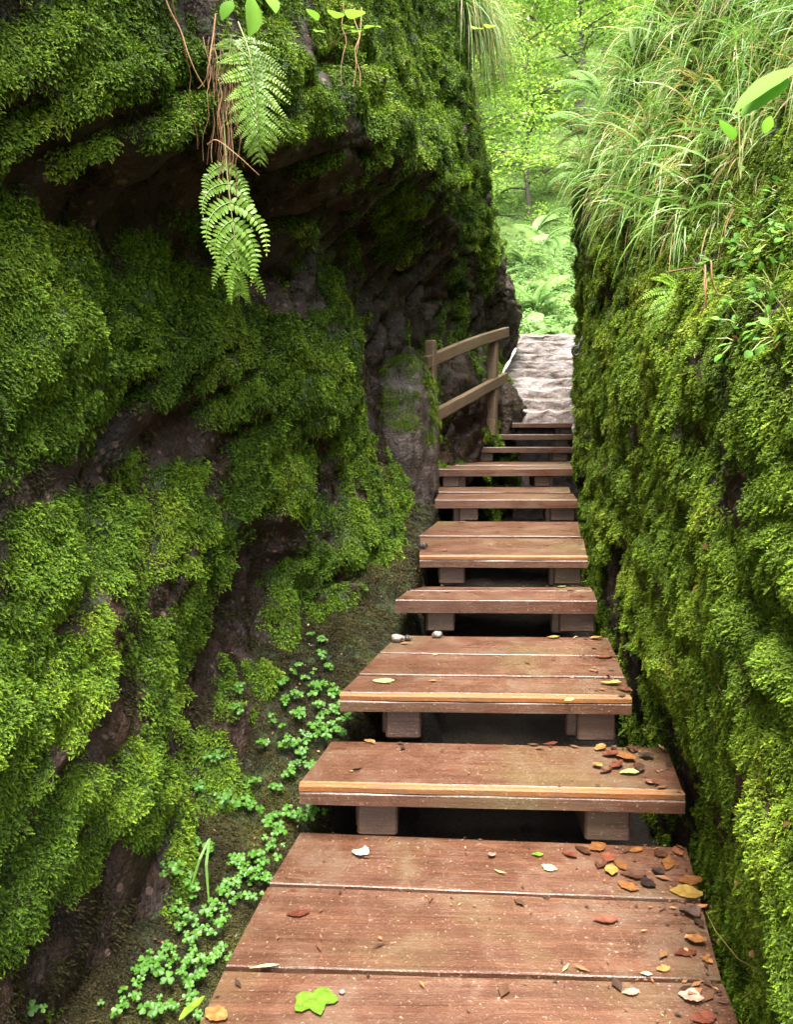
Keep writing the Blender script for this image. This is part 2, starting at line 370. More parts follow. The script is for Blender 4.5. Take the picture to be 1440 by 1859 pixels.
def blobs(pv, moss, bvh, lst, sgn):
    """bare (sgn -1) or mossy (+1) patches: a spot on the rock and a radius seen from the deck"""
    nz = fbm(pv * 5.0, 3)
    for (x, y, rx, ry, amt) in lst:
        h = bvh.ray_cast(Vector((0, 0, EYE)), ray(x, y).normalized())
        if h[0] is None: continue
        c = np.array(h[0]); dist = (h[0] - Vector((0, 0, EYE))).length
        d = pv - c; hd = np.array([h[0].x, h[0].y]); hd = hd / np.linalg.norm(hd)
        across = d[:, 0] * hd[1] - d[:, 1] * hd[0]
        rr = np.sqrt((across / (rx / FPX * dist)) ** 2 + (d[:, 2] / (ry / FPX * dist)) ** 2 + (((d[:, 0] * hd[0] + d[:, 1] * hd[1])) / (0.9 * max(rx, ry) / FPX * dist + 0.2 + 0.07 * dist)) ** 2)
        m = sstep(1.15, 0.75, rr + nz * 0.35) * amt
        moss[:] = moss * (1 - m) if sgn < 0 else np.maximum(moss, m)

BARE_L = [(600,410,150,60,1),(500,540,90,40,.95),(450,440,90,50,.9),(690,470,60,90,.9),(640,560,70,50,.7),(790,440,50,110,1),(760,560,60,60,1),(850,540,60,80,.95),(250,390,130,35,1),(110,365,120,36,.95),
          (330,450,100,36,.9),(250,775,80,42,1),(350,790,70,35,.95),(130,860,90,34,.95),(40,915,50,26,.9),(505,970,60,42,.85),(300,1095,30,28,.8),(205,1140,14,55,.8),(420,1100,55,60,.8),(360,1220,36,50,.6),(660,690,30,100,.95),(700,640,36,90,.95),
          (690,820,20,80,.7),(745,760,40,110,.75),(150,1720,170,90,1),(230,1620,60,60,.9),(30,1790,90,90,1),(930,560,50,90,.9),(940,470,40,70,.9),(640,1100,30,60,.7),(690,1110,30,40,.9),(190,610,18,14,.8),(640,250,30,34,.6),(40,330,60,22,.6),(730,660,40,50,.8),
          (330,1050,40,16,.6),(470,1150,60,30,.4),(870,140,14,60,.6),(845,240,16,20,.9)]
MOSS_L = [(800,170,100,170,1),(720,150,60,150,1),(850,330,34,90,.9),(860,60,40,100,1),(720,400,55,60,.75),(620,590,40,30,.7),(560,700,80,70,1),(500,850,90,60,.85),(690,980,50,70,.9),(830,540,14,70,.8),(880,470,14,60,.7),(100,700,120,90,1),(200,560,110,80,1)]
BARE_L2 = [(270,785,110,46,1),(480,985,90,52,.95),(425,1095,70,70,.95),(370,1225,46,70,.9),(120,875,110,34,.95),(300,1085,40,34,.9),(560,1180,40,40,.6),(840,800,60,60,1),(930,735,40,70,1),(610,960,24,50,.6),(330,1010,50,18,.8),(200,1090,40,30,.6),(830,690,60,80,1),(880,735,36,50,1),(760,700,40,70,.9),(935,570,46,90,.95),(945,490,36,60,.8),(670,690,26,110,.95),(470,1150,60,30,.4),(870,140,14,60,.6),(845,240,16,20,.9),(640,250,30,34,.7)]
BARE_R = [(1060,420,22,90,.75),(1110,540,16,36,.85),(1075,500,16,60,.6),(1310,1470,50,60,.8),(1150,1220,40,50,.8),(1230,1370,40,60,.7),(1110,1090,20,60,.8),(1430,690,40,50,.7),(1130,900,14,14,.6),(1220,800,40,30,.45),(1300,870,16,22,.6),(1250,960,10,36,.5),(1310,1010,12,22,.6),
          (1400,1480,14,34,.8),(1420,1840,24,40,.8),(1140,1000,8,12,.8),(1340,480,60,60,.5),(1270,470,50,40,.5),(1380,560,40,60,.5)]

lv, ln, lq, lmoss, lrot = build_wall(LEFT, LX, -1, 3.1, [(BARE_L, -1), (MOSS_L, 1), (BARE_L2, -1)])
rv, rn, rq, rmoss, rrot = build_wall(RIGHT, RX, +1, 8.7, [(BARE_R, -1)])
bvl = bvh_np(lv, lq); bvr = bvh_np(rv, rq)
wall_l = link('rock_wall', mesh_np('rock_wall', lv, lq, [M['rock']], True, {'moss': lmoss}))
wall_r = link('rock_wall', mesh_np('rock_wall', rv, rq, [M['rock']], True, {'moss': rmoss}))
tag(wall_l, 'overhanging dark brown rock wall left of the steps, patched with moss', kind='structure')
tag(wall_r, 'steep rock wall right of the steps, almost wholly moss covered', kind='structure')

# ------------------------------------------------------------------ steps: heights and outlines
E = EYE
# each step: z, planks as (front left, front right, back right, back left) in picture points on that level, plank thickness
STEPS = [
 dict(z=E-1.07, t=.055, pl=[((330,1925),(1372,1935),(1312,1783),(407,1760)),((410,1752),(1310,1777),(1273,1638),(487,1607)),((489,1603),(1273,1634),(1246,1538),(546,1510))], bl=[]),
 dict(z=E-.92, t=.052, pl=[((543,1425),(1245,1441),(1212,1357),(603,1344))], bl=[(648,724),(1072,1155)], nose=1),
 dict(z=E-.775, t=.050, pl=[((617,1261),(1148,1267),(1136,1232),(650,1226)),((652,1223),(1134,1229),(1120,1192),(688,1186)),((690,1184),(1119,1190),(1104,1157),(722,1153))], bl=[(700,766),(1055,1125)], nose=1),
 dict(z=E-.645, t=.050, pl=[((718,1089),(1085,1091),(1078,1073),(740,1072)),((745,1071),(1077,1072),(1072,1065),(768,1064))], bl=[(776,827),(1020,1085)]),
 dict(z=E-.52, t=.048, pl=[((762,1009),(1068,1010),(1060,978),(764,976)),((762,972),(1055,973),(1050,947),(795,946))], bl=[(798,846),(1010,1060)], nose=2),
 dict(z=E-.395, t=.048, pl=[((790,907),(1049,907),(1041,896),(796,896)),((797,893),(1036,893),(1034,884),(795,884))], bl=[(835,870),(1002,1047)]),
 dict(z=E-.27, t=.050, pl=[((793,852),(1040,851),(1038,845),(805,845)),((818,844),(1037,844),(1035,838),(818,838.5))], bl=[(805,835),(973,1001)]),
 dict(z=E-.15, t=.045, pl=[((849,812),(1040,811),(1038,806.5),(860,807))], bl=[(863,897),(1005,1033)]),
 dict(z=E-.045, t=.045, pl=[((872,790),(1040,788),(1040,786),(880,787.5))], bl=[(888,912),(1009,1035)]),
 dict(z=E+.06, t=.042, pl=[((905,768.5),(1042,765.5),(1040,767.6),(905,770))], bl=[(906,923),(1018,1040)]),
]
for k, (xl, xr, yl, yr, Yd) in {7: (849, 1040, 812, 811.5, 6.75), 8: (872, 1040, 789.5, 789, 7.10), 9: (905, 1040, 768.5, 767, 7.45)}.items():
    a, b = P(xl, yl, Yd + .02), P(xr, yr, Yd - .03)
    STEPS[k]['world'] = [((a.x, a.y), (b.x, b.y), (b.x + .05, b.y + .30), (a.x + .06, a.y + .30))]

def plank_mesh(cor, t, mats, seed, round_=0.0022, n=14, front=None):
    """a board from its four top corners (front left, front right, back right, back left, in its own frame), edges rounded and uneven"""
    fl, fr, br, bl = [np.array(c) for c in cor]
    V = []
    m = 8
    for i in range(n + 1):
        s = i / n
        f = fl * (1 - s) + fr * s; b = bl * (1 - s) + br * s; d = (b - f) / (np.linalg.norm(b - f) + 1e-9)
        w = perlin(np.array([[s * 5 + seed, seed * 1.7, 0.3], [s * 5 + seed, seed * 1.7, 9.3], [s * 3 + seed, seed, 5.5]])) * [0.003, 0.003, 0.0022]
        f = f + d * w[0]; b = b + d * w[1]; z = w[2]; r = round_
        L = np.linalg.norm(b - f)
        for q, zz in ((f, -t), (f, -r * 1.3), (f + d * r, z), (f + d * L * .35, z - .0015), (f + d * L * .68, z - .0015), (b - d * r, z), (b, -r * 1.3), (b, -t)):
            V.append((q[0], q[1], zz))
    V = np.array(V); F = []
    for i in range(n):
        for j in range(m):
            a = i * m + j; b = i * m + (j + 1) % m
            F.append((a, b, b + m, a + m))
    F = np.array(F)[:, ::-1]
    caps = []
    for i, o in ((0, 1), (n, -1)):
        r = list(range(i * m, i * m + m)); r = r if o > 0 else r[::-1]
        for k in range(1, m - 1, 1): caps.append((r[0], r[k], r[k + 1]))
    me = mesh_np('plank', V, [F, np.array(caps)], mats, False)
    return me

def box_mesh(name, sx, sy, sz, mats, bev=0.006):
    """a squared timber standing on its base, edges chamfered"""
    V, F = [], []
    for z, ins in ((0, bev), (bev, 0), (sz - bev, 0), (sz, bev)):
        x, y = sx / 2 - ins, sy / 2 - ins; c = bev
        V += [(-x + c, -y, z), (x - c, -y, z), (x, -y + c, z), (x, y - c, z), (x - c, y, z), (-x + c, y, z), (-x, y - c, z), (-x, -y + c, z)]
    for k in range(3):
        for j in range(8): F.append((k * 8 + j, k * 8 + (j + 1) % 8, k * 8 + 8 + (j + 1) % 8, k * 8 + 8 + j))
    T = []
    for j in range(1, 7): T += [(0, j + 1, j), (24, 24 + j, 25 + j)]
    return mesh_np(name, V, [np.array(F), np.array(T)], mats, False)

stair = empty('wooden_staircase', (0.25, 2.0, E - 1.07))
tag(stair, 'flight of wet red-brown plank steps climbing through the gorge', 'staircase')
DECKS = []
def step_planks(s):
    if 'world' in s: return [[np.array(c) for c in p] for p in s['world']]
    return [[np.array(tuple(PZ(x, y, s['z']))[:2]) for x, y in p] for p in s['pl']]
for k, s in enumerate(STEPS):
    z, t = s['z'], s['t']; pls = step_planks(s)
    fr = pls[0] if k else pls[-1]
    o = (fr[0] + fr[1]) / 2
    st = empty('step', (o[0] - .25, o[1] - 2.0, z - (E - 1.07)), parent=stair)
    for j, p in enumerate(pls):
        c = sum(p) / 4; d = (p[1] - p[0]); ang = math.atan2(d[1], d[0]); ca, sa = math.cos(-ang), math.sin(-ang)
        front_cut = 0.026 if (s.get('nose') and j == 0) else 0.0
        loc = []
        for q, sgn in zip(p, (1, 1, -1, -1)):
            v = q - c; loc.append((v[0] * ca - v[1] * sa, v[0] * sa + v[1] * ca + (front_cut if front_cut and sgn > 0 else sgn * .002)))
        me = plank_mesh(loc, t, [M['wood']], k * 3.1 + j)
        link('plank', me, st, (c[0] - o[0], c[1] - o[1], random.uniform(-.0015, .0015)), (0, 0, ang))
        DECKS.append((z, p))
    if s.get('nose'):
        p = pls[0]; d = p[1] - p[0]; ang = math.atan2(d[1], d[0]); L = np.linalg.norm(d); c = (p[0] + p[1]) / 2
        nz = np.array([-math.sin(ang), math.cos(ang)])
        cor = [(-L / 2, -.001), (L / 2, -.001), (L / 2, .023), (-L / 2, .023)]
        tag(link('nosing', plank_mesh(cor, t * .34, [M['wood_worn']], k * 7.7, 0.004), st, (c[0] - o[0], c[1] - o[1], 0.001), (0, 0, ang)), 'step edge worn to bright orange wood')
        cor = [(-L / 2, -.0018), (L / 2, -.0018), (L / 2, .023), (-L / 2, .023)]
        link('front_board', plank_mesh(cor, t * .64, [M['wood']], k * 5.7, 0.003), st, (c[0] - o[0], c[1] - o[1], -t * .36), (0, 0, ang))
    if k:
        zb = STEPS[k - 1]['z']; c0, c1 = pls[0][0], pls[0][1]; d = c1 - c0; ang = math.atan2(d[1], d[0])
        xs = s.get('pl')[0] if 'world' not in s else ((849, 0), (1040, 0)) if k == 7 else ((872, 0), (1040, 0)) if k == 8 else ((905, 0), (1040, 0))
        x0, x1 = xs[0][0], xs[1][0]
        for (a, b) in s['bl']:
            fa = ((a + b) / 2 - x0) / (x1 - x0); w = (b - a) / (x1 - x0) * np.linalg.norm(d)
            h = z - t - zb - .001
            nrm = np.array([-math.sin(ang), math.cos(ang)])
            dep = min(0.16, np.linalg.norm(pls[0][3] - pls[0][0]) * .8)
            q = c0 + d * fa + nrm * (dep / 2 + 0.028)
            link('support_block', box_mesh('support_block', w, dep, h, [M['wood_dark']]), st, (q[0] - o[0], q[1] - o[1], zb - z + .0005), (0, 0, ang))
# stringers that carry the decks from below
for k, s in enumerate(STEPS):
    pls = step_planks(s); a, b = pls[0], pls[-1]
    st = [c for c in stair.children if c.name.startswith('step')][k]
    for f in (0.17, 0.82):
        p0 = a[0] * (1 - f) + a[1] * f; p1 = b[3] * (1 - f) + b[2] * f; d = p1 - p0; L = max(np.linalg.norm(d) - .10, .1); ang = math.atan2(d[1], d[0])
        c = (p0 + p1) / 2; o = np.array([st.location.x + .25, st.location.y + 2.0])
        link('bearer', box_mesh('bearer', L, .07, .09, [M['wood_dark']]), st, (c[0] - o[0], c[1] - o[1], -s['t'] - .0905), (0, 0, ang))

# ------------------------------------------------------------------ gorge floor under the steps
def deck_z(Y):
    ys = [0, 1.2, 1.97, 2.25, 2.95, 3.23, 4.45, 5.4, 6.75, 7.1, 7.45, 9.4, 9.9]
    zs = [E-1.07, E-1.07, E-.92, E-.775, E-.645, E-.52, E-.395, E-.27, E-.15, E-.045, E+.06, E+1.1, E+1.2]
    return np.interp(Y, ys, zs)
def deck_lr(Y):
    ys = [0, 1.2, 2.0, 2.6, 3.2, 3.9, 4.6, 5.4, 6.3, 6.8, 7.5, 9.4]
    L = [-.40, -.37, -.25, -.06, .09, .11, .24, .27, .42, .62, .98, 1.62]
    Rr = [.58, .61, .76, .77, .80, .92, 1.04, 1.2, 1.36, 1.52, 1.7, 2.3]
    return np.interp(Y, ys, L), np.interp(Y, ys, Rr)
nu, nx = 260, 90
Yg = np.linspace(-.3, 8.3, nu)[:, None] * np.ones((1, nx)); Xg = np.linspace(0, 1, nx)[None] * np.ones((nu, 1))
L, Rr = deck_lr(Yg); X = (L - .55) * (1 - Xg) + (Rr + .35) * Xg
dl = L - X; dr = X - Rr; dz = deck_z(Yg - .12)
Z = dz - .72 + sstep(-.12, .03, dl) * .56 + np.clip(dl, 0, 1) * .30 + sstep(-.03, .12, dr) * .05
gp = np.stack([X, Yg, Z], -1).reshape(-1, 3)
gp[:, 2] += fbm(gp * 3.5, 4) * .03 + np.abs(perlin(gp * 16)) * .02
i = np.arange(nu * nx).reshape(nu, nx)
gq = np.stack([i[:-1, :-1].ravel(), i[:-1, 1:].ravel(), i[1:, 1:].ravel(), i[1:, :-1].ravel()], 1)
gm = sstep(-.05, .06, dl.ravel()) * (.35 + .5 * sstep(-.3, .3, fbm(gp * 3, 3)))
floor = link('gorge_floor', mesh_np('gorge_floor', gp, gq, [M['soil']], True, {'moss': gm}))
tag(floor, 'dark damp earth of the gorge floor under and beside the steps', kind='structure')
bvf = bvh_np(gp, gq)

# ------------------------------------------------------------------ carved stone steps beyond the wooden ones
path = empty('stone_path', (1.2, 7.6, E + .05)); path['kind'] = 'structure'; path['label'] = 'wet pinkish stone steps cut into the bedrock above the planks'
EDGES = [(768,7.62,905,1050),(742,7.80,903,1050),(722,7.98,905,1052),(702,8.18,910,1052),(686,8.36,918,1052),(669,8.55,926,1056),(655,8.74,936,1058),(643,8.92,943,1058),(631,9.10,948,1062),(619,9.28,953,1064),(608,9.46,962,1068)]
ztop = []
for k, (y, Yd, xl, xr) in enumerate(EDGES):
    a, b = P(xl, y, Yd), P(xr, y, Yd); ztop.append(a.z)
for k, (y, Yd, xl, xr) in enumerate(EDGES):
    last = k == len(EDGES) - 1
    a, b = P(xl, y, Yd), P(xr, y, Yd); z1 = a.z; z0 = ztop[k - 1] - .05 if k else z1 - 1.2
    Yn = EDGES[k + 1][1] + .06 if not last else Yd + 1.2
    na, nb_ = 44, 26
    s = np.linspace(0, 1, na)[:, None] * np.ones((1, nb_)); u = np.linspace(0, 1, nb_)[None] * np.ones((na, 1))
    ur = np.clip(u / .38, 0, 1); ut = np.clip((u - .38) / .62, 0, 1)
    X = (a.x - .16) * (1 - s) + (b.x + .35) * s
    Yy = Yd + ut * (Yn - Yd) + (1 - ur) * -.035 + .06 * np.sin(s * 4 + k * 2.3) * .7 + .05 * (s - .5) * math.sin(k * 1.9)
    Zz = z0 + (z1 - z0) * ur + ut * (.0 if not last else .12)
    # trodden hollow and ragged edges
    Zz = Zz + .05 * s * (k / 10) + .03 * np.sin(s * 4 + k * 1.7) * ut * last
    Zz = Zz - .018 * np.exp(-((s - .5) / .28) ** 2) * ur - sstep(.06, 0, s) * .06
    pp = np.stack([X, Yy, Zz], -1).reshape(-1, 3)
    nn = fbm(pp * 9 + k, 4) * .022 + np.abs(perlin(pp * 26)) * .014 + fbm(pp * 3.2 + 5, 2) * .03
    edge = np.exp(-((u.ravel() - .38) / .10) ** 2)
    pp[:, 2] += nn * (.62 if not last else .9) - edge * .010; pp[:, 1] += nn * .7 * (ut.ravel() < .99)
    i = np.arange(na * nb_).reshape(na, nb_)
    q = np.stack([i[:-1, :-1].ravel(), i[1:, :-1].ravel(), i[1:, 1:].ravel(), i[:-1, 1:].ravel()], 1)
    pp = pp - np.array(path.location)
    link('stone_step', mesh_np('stone_step', pp, q, [M['path']], True, {'moss': np.zeros(len(pp))}), path)

# ------------------------------------------------------------------ rocks beside the railing
def ico(n=4):
    import bmesh
    bm = bmesh.new(); bmesh.ops.create_icosphere(bm, subdivisions=n, radius=1.0)
    v = np.array([x.co[:] for x in bm.verts]); f = np.array([[q.index for q in x.verts] for x in bm.faces]); bm.free(); return v, f
ICO_V, ICO_F = ico(6)
BOULD = []
def boulder(c, rad, seed, mat, label, rot=0.0, cut=0.8, mossy=0.3):
    v = ICO_V.copy(); n = v.copy()
    v = np.sign(v) * np.abs(v) ** cut * np.array(rad)
    cr, sr = math.cos(rot), math.sin(rot); v[:, 0], v[:, 1] = v[:, 0] * cr - v[:, 1] * sr, v[:, 0] * sr + v[:, 1] * cr
    w = v + np.array(c); m = min(rad)
    d = fbm(w * 2.2 + seed, 4) * .22 * m + (1 - np.abs(perlin(w * 6 + seed))) * .08 * m + np.abs(perlin(w * 17)) * .07 * m + fbm(w * 40, 2) * .012 * m
    v = v + n * d[:, None]
    ms = sstep(.1, .8, n[:, 2] + fbm(w * 4, 3)) * mossy
    o = link('boulder', mesh_np('boulder', v, ICO_F, [mat], True, {'moss': ms}), None, c)
    tag(o, label, 'boulder'); BOULD.append((v + np.array(c), ICO_F, ms)); return o
boulder(P(738, 830, 5.25), (.20, .42, .62), 1.5, M['rock_grey'], 'tall grey lichened boulder left of the nearer railing post', rot=-.25, mossy=.25)
boulder(P(822, 800, 7.0), (.24, .34, .42), 4.2, M['rock_grey'], 'wet grey boulder behind the railing, between its two posts', rot=-.2, mossy=.35)
boulder(P(868, 745, 7.75), (.20, .30, .42), 6.4, M['rock_grey'], 'reddish wet boulder behind the farther railing post', rot=-.2, mossy=.15)

# ------------------------------------------------------------------ railing
rail = empty('wooden_railing', P(780, 868, 5.55)); ro = np.array(rail.location)
tag(rail, 'short weathered wooden railing with two posts and two sloping rails beside the upper steps', 'railing')
def post(p0, top_z, w):
    h = top_z - p0.z
    me = box_mesh('post', w, w * .95, h, [M['wood_rail']], .008); link('post', me, rail, Vector(p0) - rail.location, (0, 0, R(-24)))
post(P(781, 872, 5.60), P(775, 618, 5.60).z, .072)
post(P(893, 792, 6.86), P(893, 614, 6.86).z, .082)
def rail_bar(a, b, h, t, sag=0.0):
    a, b = np.array(a) - ro, np.array(b) - ro
    d = b - a; L = np.linalg.norm(d); n = 10; V = []; F = []
    side = np.cross(d / L, [0, 0, 1]); side /= np.linalg.norm(side); up = np.cross(side, d / L)
    for i in range(n + 1):
        s = i / n; c = a + d * s + up * (sag * math.sin(s * math.pi)) ; w = perlin(np.array([[s * 4, a[0] * 9, 2.2]]))[0] * .003
        for x, y in ((-1, -.85), (-.8, -1), (.8, -1), (1, -.85), (1, .85), (.8, 1), (-.8, 1), (-1, .85)):
            V.append(c + side * x * t / 2 + up * (y * h / 2 + w))
    V = np.array(V); mid = V.mean(0)
    ang = math.atan2(d[1], d[0]); el = math.asin(d[2] / L)
    Rm = np.array(Matrix.Rotation(ang, 3, 'Z') @ Matrix.Rotation(-el, 3, 'Y'))
    V = (V - mid) @ Rm
    for i in range(n):
        for j in range(8): F.append((i * 8 + j, i * 8 + (j + 1) % 8, i * 8 + 8 + (j + 1) % 8, i * 8 + 8 + j))
    T = [(0, j, j + 1) for j in range(1, 7)] + [(n * 8, n * 8 + j + 1, n * 8 + j) for j in range(1, 7)]
    me = mesh_np('rail', V, [np.array(F), np.array(T)], [M['wood_rail']], False)
    o = link('rail', me, rail, mid); o.rotation_euler = Euler((0, -el, ang))
rail_bar(P(771, 659, 5.50), P(920, 603, 7.12), .085, .05, .015)
rail_bar(P(778, 761, 5.50), P(917, 685, 7.12), .085, .05, .0)

# ------------------------------------------------------------------ trickle of water
wat = NT('falling_water'); wn_ = wat.noise(wat.n('VectorMath', {0: wat.pos(), 1: (60, 60, 9)}, operation='MULTIPLY').outputs[0], 1.0, 4, .7)
wb = wat.n('BsdfPrincipled', {'Base Color': wat.ramp(wn_, [(.4, (.35, .33, .31)), (.6, (.85, .86, .86))]), 'Roughness': .12, 'Specular IOR Level': .8, 'Normal': wat.n('Bump', {'Height': wn_, 'Strength': .8, 'Distance': .02}).outputs[0]})
M['water'] = wat.finish(wb.outputs[0])
A = Acc()
for pts in ([(936,634,8.3),(928,652,8.0),(916,672,7.75),(908,690,7.6)], [(878,716,7.3),(873,740,7.2),(869,768,7.1),(867,790,7.05),(866,806,7.0)]):
    c = np.array([tuple(P(*p)) for p in pts]); s = np.linspace(0, len(c) - 1, 16)
    cc = np.stack([np.interp(s, np.arange(len(c)), c[:, k]) for k in range(3)], 1); cc += fbm(cc * 12, 2)[:, None] * .01
    v, f = tube_np(cc, .013 + .006 * np.sin(s * 5), 7); A.add(v, f)
wo = link('water_trickle', A.mesh('water_trickle', [M['water']])); tag(wo, 'thin white trickle of water running down beside the farther railing post', kind='structure')
# ------------------------------------------------------------------ moss: thousands of small feathery cushions on the rock
def frond(L, droop, w, nl=5, seed=0):
    """a moss shoot: a drooping stem with paired leaflets, +Z out of the rock, -Y down it"""
    r = np.random.default_rng(seed); V, F, T = [], [], []
    th0 = R(30) + r.uniform(-.25, .25); pts = []; p = np.zeros(3); th = th0
    for k in range(nl + 1):
        pts.append(p.copy()); p = p + np.array([0, -math.sin(th), math.cos(th)]) * L / nl; th += droop / nl
    for k in range(nl):
        a, b = pts[k], pts[k + 1]; d = (b - a) / np.linalg.norm(b - a); ll = w * (1 - .75 * k / nl) * r.uniform(.8, 1.2)
        nrm = np.cross([1, 0, 0], d)
        for s in (-1, 1):
            tip = a + d * ll * .9 + np.array([s * ll, 0, 0]) - nrm * ll * .15 * r.uniform(-1, 1.5)
            i = len(V); V += [a - d * .15 * L / nl, b + d * .1 * L / nl, tip]; T += [k / nl, (k + 1) / nl, (k + .9) / nl + .15]; F.append((i, i + 1, i + 2) if s > 0 else (i + 1, i, i + 2))
    i = len(V); V += [pts[-2] + np.array([-.1 * w, 0, 0]), pts[-2] + np.array([.1 * w, 0, 0]), pts[-1]]; F.append((i, i + 1, i + 2)); T += [.9, .9, 1.1]
    return np.array(V), np.array(F), np.array(T)
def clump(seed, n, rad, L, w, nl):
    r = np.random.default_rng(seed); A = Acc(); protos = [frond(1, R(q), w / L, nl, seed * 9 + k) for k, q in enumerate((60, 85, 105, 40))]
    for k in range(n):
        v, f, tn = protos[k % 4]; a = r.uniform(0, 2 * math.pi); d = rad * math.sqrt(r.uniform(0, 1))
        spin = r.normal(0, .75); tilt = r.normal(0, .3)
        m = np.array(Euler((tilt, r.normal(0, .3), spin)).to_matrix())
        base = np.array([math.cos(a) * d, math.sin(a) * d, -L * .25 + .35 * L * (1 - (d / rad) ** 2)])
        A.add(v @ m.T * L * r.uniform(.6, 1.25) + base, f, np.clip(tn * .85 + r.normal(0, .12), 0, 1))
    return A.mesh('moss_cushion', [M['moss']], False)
def clump_set(name, mat, n, rad, L, w, nl, k=3, seed=1):
    c = bpy.data.collections.new(name)
    for j in range(k):
        me = clump(seed + j, n, rad, L, w, nl); me.materials.clear(); me.materials.append(mat)
        o = bpy.data.objects.new(name, me); c.objects.link(o)
    return c
def scatter(name, colln, pts, eul, scl, kind='stuff', label=None):
    me = mesh_np(name, pts, np.zeros((0, 3), int)) if False else bpy.data.meshes.new(name)
    me.vertices.add(len(pts)); me.vertices.foreach_set('co', np.asarray(pts, np.float32).ravel())
    a = me.attributes.new('turn', 'FLOAT_VECTOR', 'POINT'); a.data.foreach_set('vector', np.asarray(eul, np.float32).ravel())
    a = me.attributes.new('size', 'FLOAT', 'POINT'); a.data.foreach_set('value', np.asarray(scl, np.float32))
    a = me.attributes.new('pick', 'INT', 'POINT'); a.data.foreach_set('value', np.random.default_rng(len(pts)).integers(0, 97, len(pts)).astype(np.int32))
    o = link(name, me); tag(o, label, kind=kind)
    g = bpy.data.node_groups.new(name, 'GeometryNodeTree')
    g.interface.new_socket('Geometry', in_out='INPUT', socket_type='NodeSocketGeometry'); g.interface.new_socket('Geometry', in_out='OUTPUT', socket_type='NodeSocketGeometry')
    N = g.nodes; gi = N.new('NodeGroupInput'); go = N.new('NodeGroupOutput'); ip = N.new('GeometryNodeInstanceOnPoints'); ci = N.new('GeometryNodeCollectionInfo')
    ci.inputs[0].default_value = colln; ci.inputs[1].default_value = True; ci.inputs[2].default_value = True
    def na(nm, dt):
        q = N.new('GeometryNodeInputNamedAttribute'); q.data_type = dt; q.inputs[0].default_value = nm; return next(s for s in q.outputs if s.enabled and s.name == 'Attribute')
    er = N.new('FunctionNodeEulerToRotation')
    g.links.new(na('turn', 'FLOAT_VECTOR'), er.inputs[0])
    g.links.new(gi.outputs[0], ip.inputs['Points']); g.links.new(ci.outputs[0], ip.inputs['Instance']); ip.inputs['Pick Instance'].default_value = True
    g.links.new(na('pick', 'INT'), ip.inputs['Instance Index']); g.links.new(er.outputs[0], ip.inputs['Rotation']); g.links.new(na('size', 'FLOAT'), ip.inputs['Scale'])
    g.links.new(ip.outputs[0], go.inputs[0])
    md = o.modifiers.new('growth', 'NODES'); md.node_group = g
    return o
def sample(pv, q, weight, n, r):
    tri = np.concatenate([q[:, [0, 1, 2]], q[:, [0, 2, 3]]]) if q.shape[1] == 4 else q
    a, b, c = pv[tri[:, 0]], pv[tri[:, 1]], pv[tri[:, 2]]
    nn = np.cross(b - a, c - a); ar = np.linalg.norm(nn, axis=1)
    w = ar * weight[tri].mean(1); w = w / w.sum()
    k = r.choice(len(tri), n, p=w); s, t = r.random(n), r.random(n); fl = s + t > 1; s[fl], t[fl] = 1 - s[fl], 1 - t[fl]
    pt = a[k] + (b[k] - a[k]) * s[:, None] + (c[k] - a[k]) * t[:, None]
    return pt, nn[k] / (ar[k][:, None] + 1e-12), k
def orient(nrm, r, spread=.5):
    down = np.array([0, 0, -1.0]); y = -(down - nrm * (nrm @ down)[:, None]); y /= np.linalg.norm(y, axis=1)[:, None] + 1e-6
    M3 = frames(nrm, y); a = r.normal(0, spread, len(nrm)); c, s = np.cos(a), np.sin(a)
    x2 = M3[:, :, 0] * c[:, None] + M3[:, :, 1] * s[:, None]; y2 = M3[:, :, 1] * c[:, None] - M3[:, :, 0] * s[:, None]
    return np.stack([x2, y2, M3[:, :, 2]], 2)
def lod(pv):
    d = np.linalg.norm(pv - np.array([0, 0, EYE]), axis=1)
    ang = np.abs(np.arctan2(pv[:, 0], np.maximum(pv[:, 1], .001)))
    vis = (pv[:, 1] > .55) & (ang < R(40))
    return d, np.where(vis, 1.0, .45)
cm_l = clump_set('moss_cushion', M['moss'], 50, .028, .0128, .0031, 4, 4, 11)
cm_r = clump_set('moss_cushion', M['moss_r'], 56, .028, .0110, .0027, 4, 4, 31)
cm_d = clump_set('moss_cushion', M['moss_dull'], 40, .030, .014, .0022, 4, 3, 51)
def moss_on(name, pv, q, moss, colln, n, r, label, near=2.2, s0=1.0):
    d, vis = lod(pv)
    w = np.clip(moss - .12, 0, 1) ** .8 * vis / np.clip(d / near, .8, 2.6) ** 1.5
    pt, nr, k = sample(pv, q, w, n, r)
    dist = np.linalg.norm(pt - np.array([0, 0, EYE]), axis=1)
    sc = s0 * np.clip((dist / near) ** .5, .72, 1.6) * r.uniform(.7, 1.3, n)
    return scatter(name, colln, pt + nr * .002, mat_to_euler(orient(nr, r)), sc, 'stuff', label)
r = np.random.default_rng(5)
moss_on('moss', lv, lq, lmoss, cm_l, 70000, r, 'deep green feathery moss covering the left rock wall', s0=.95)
moss_on('moss', rv, rq, rmoss, cm_r, 70000, r, 'bright yellow-green moss covering the right rock wall')
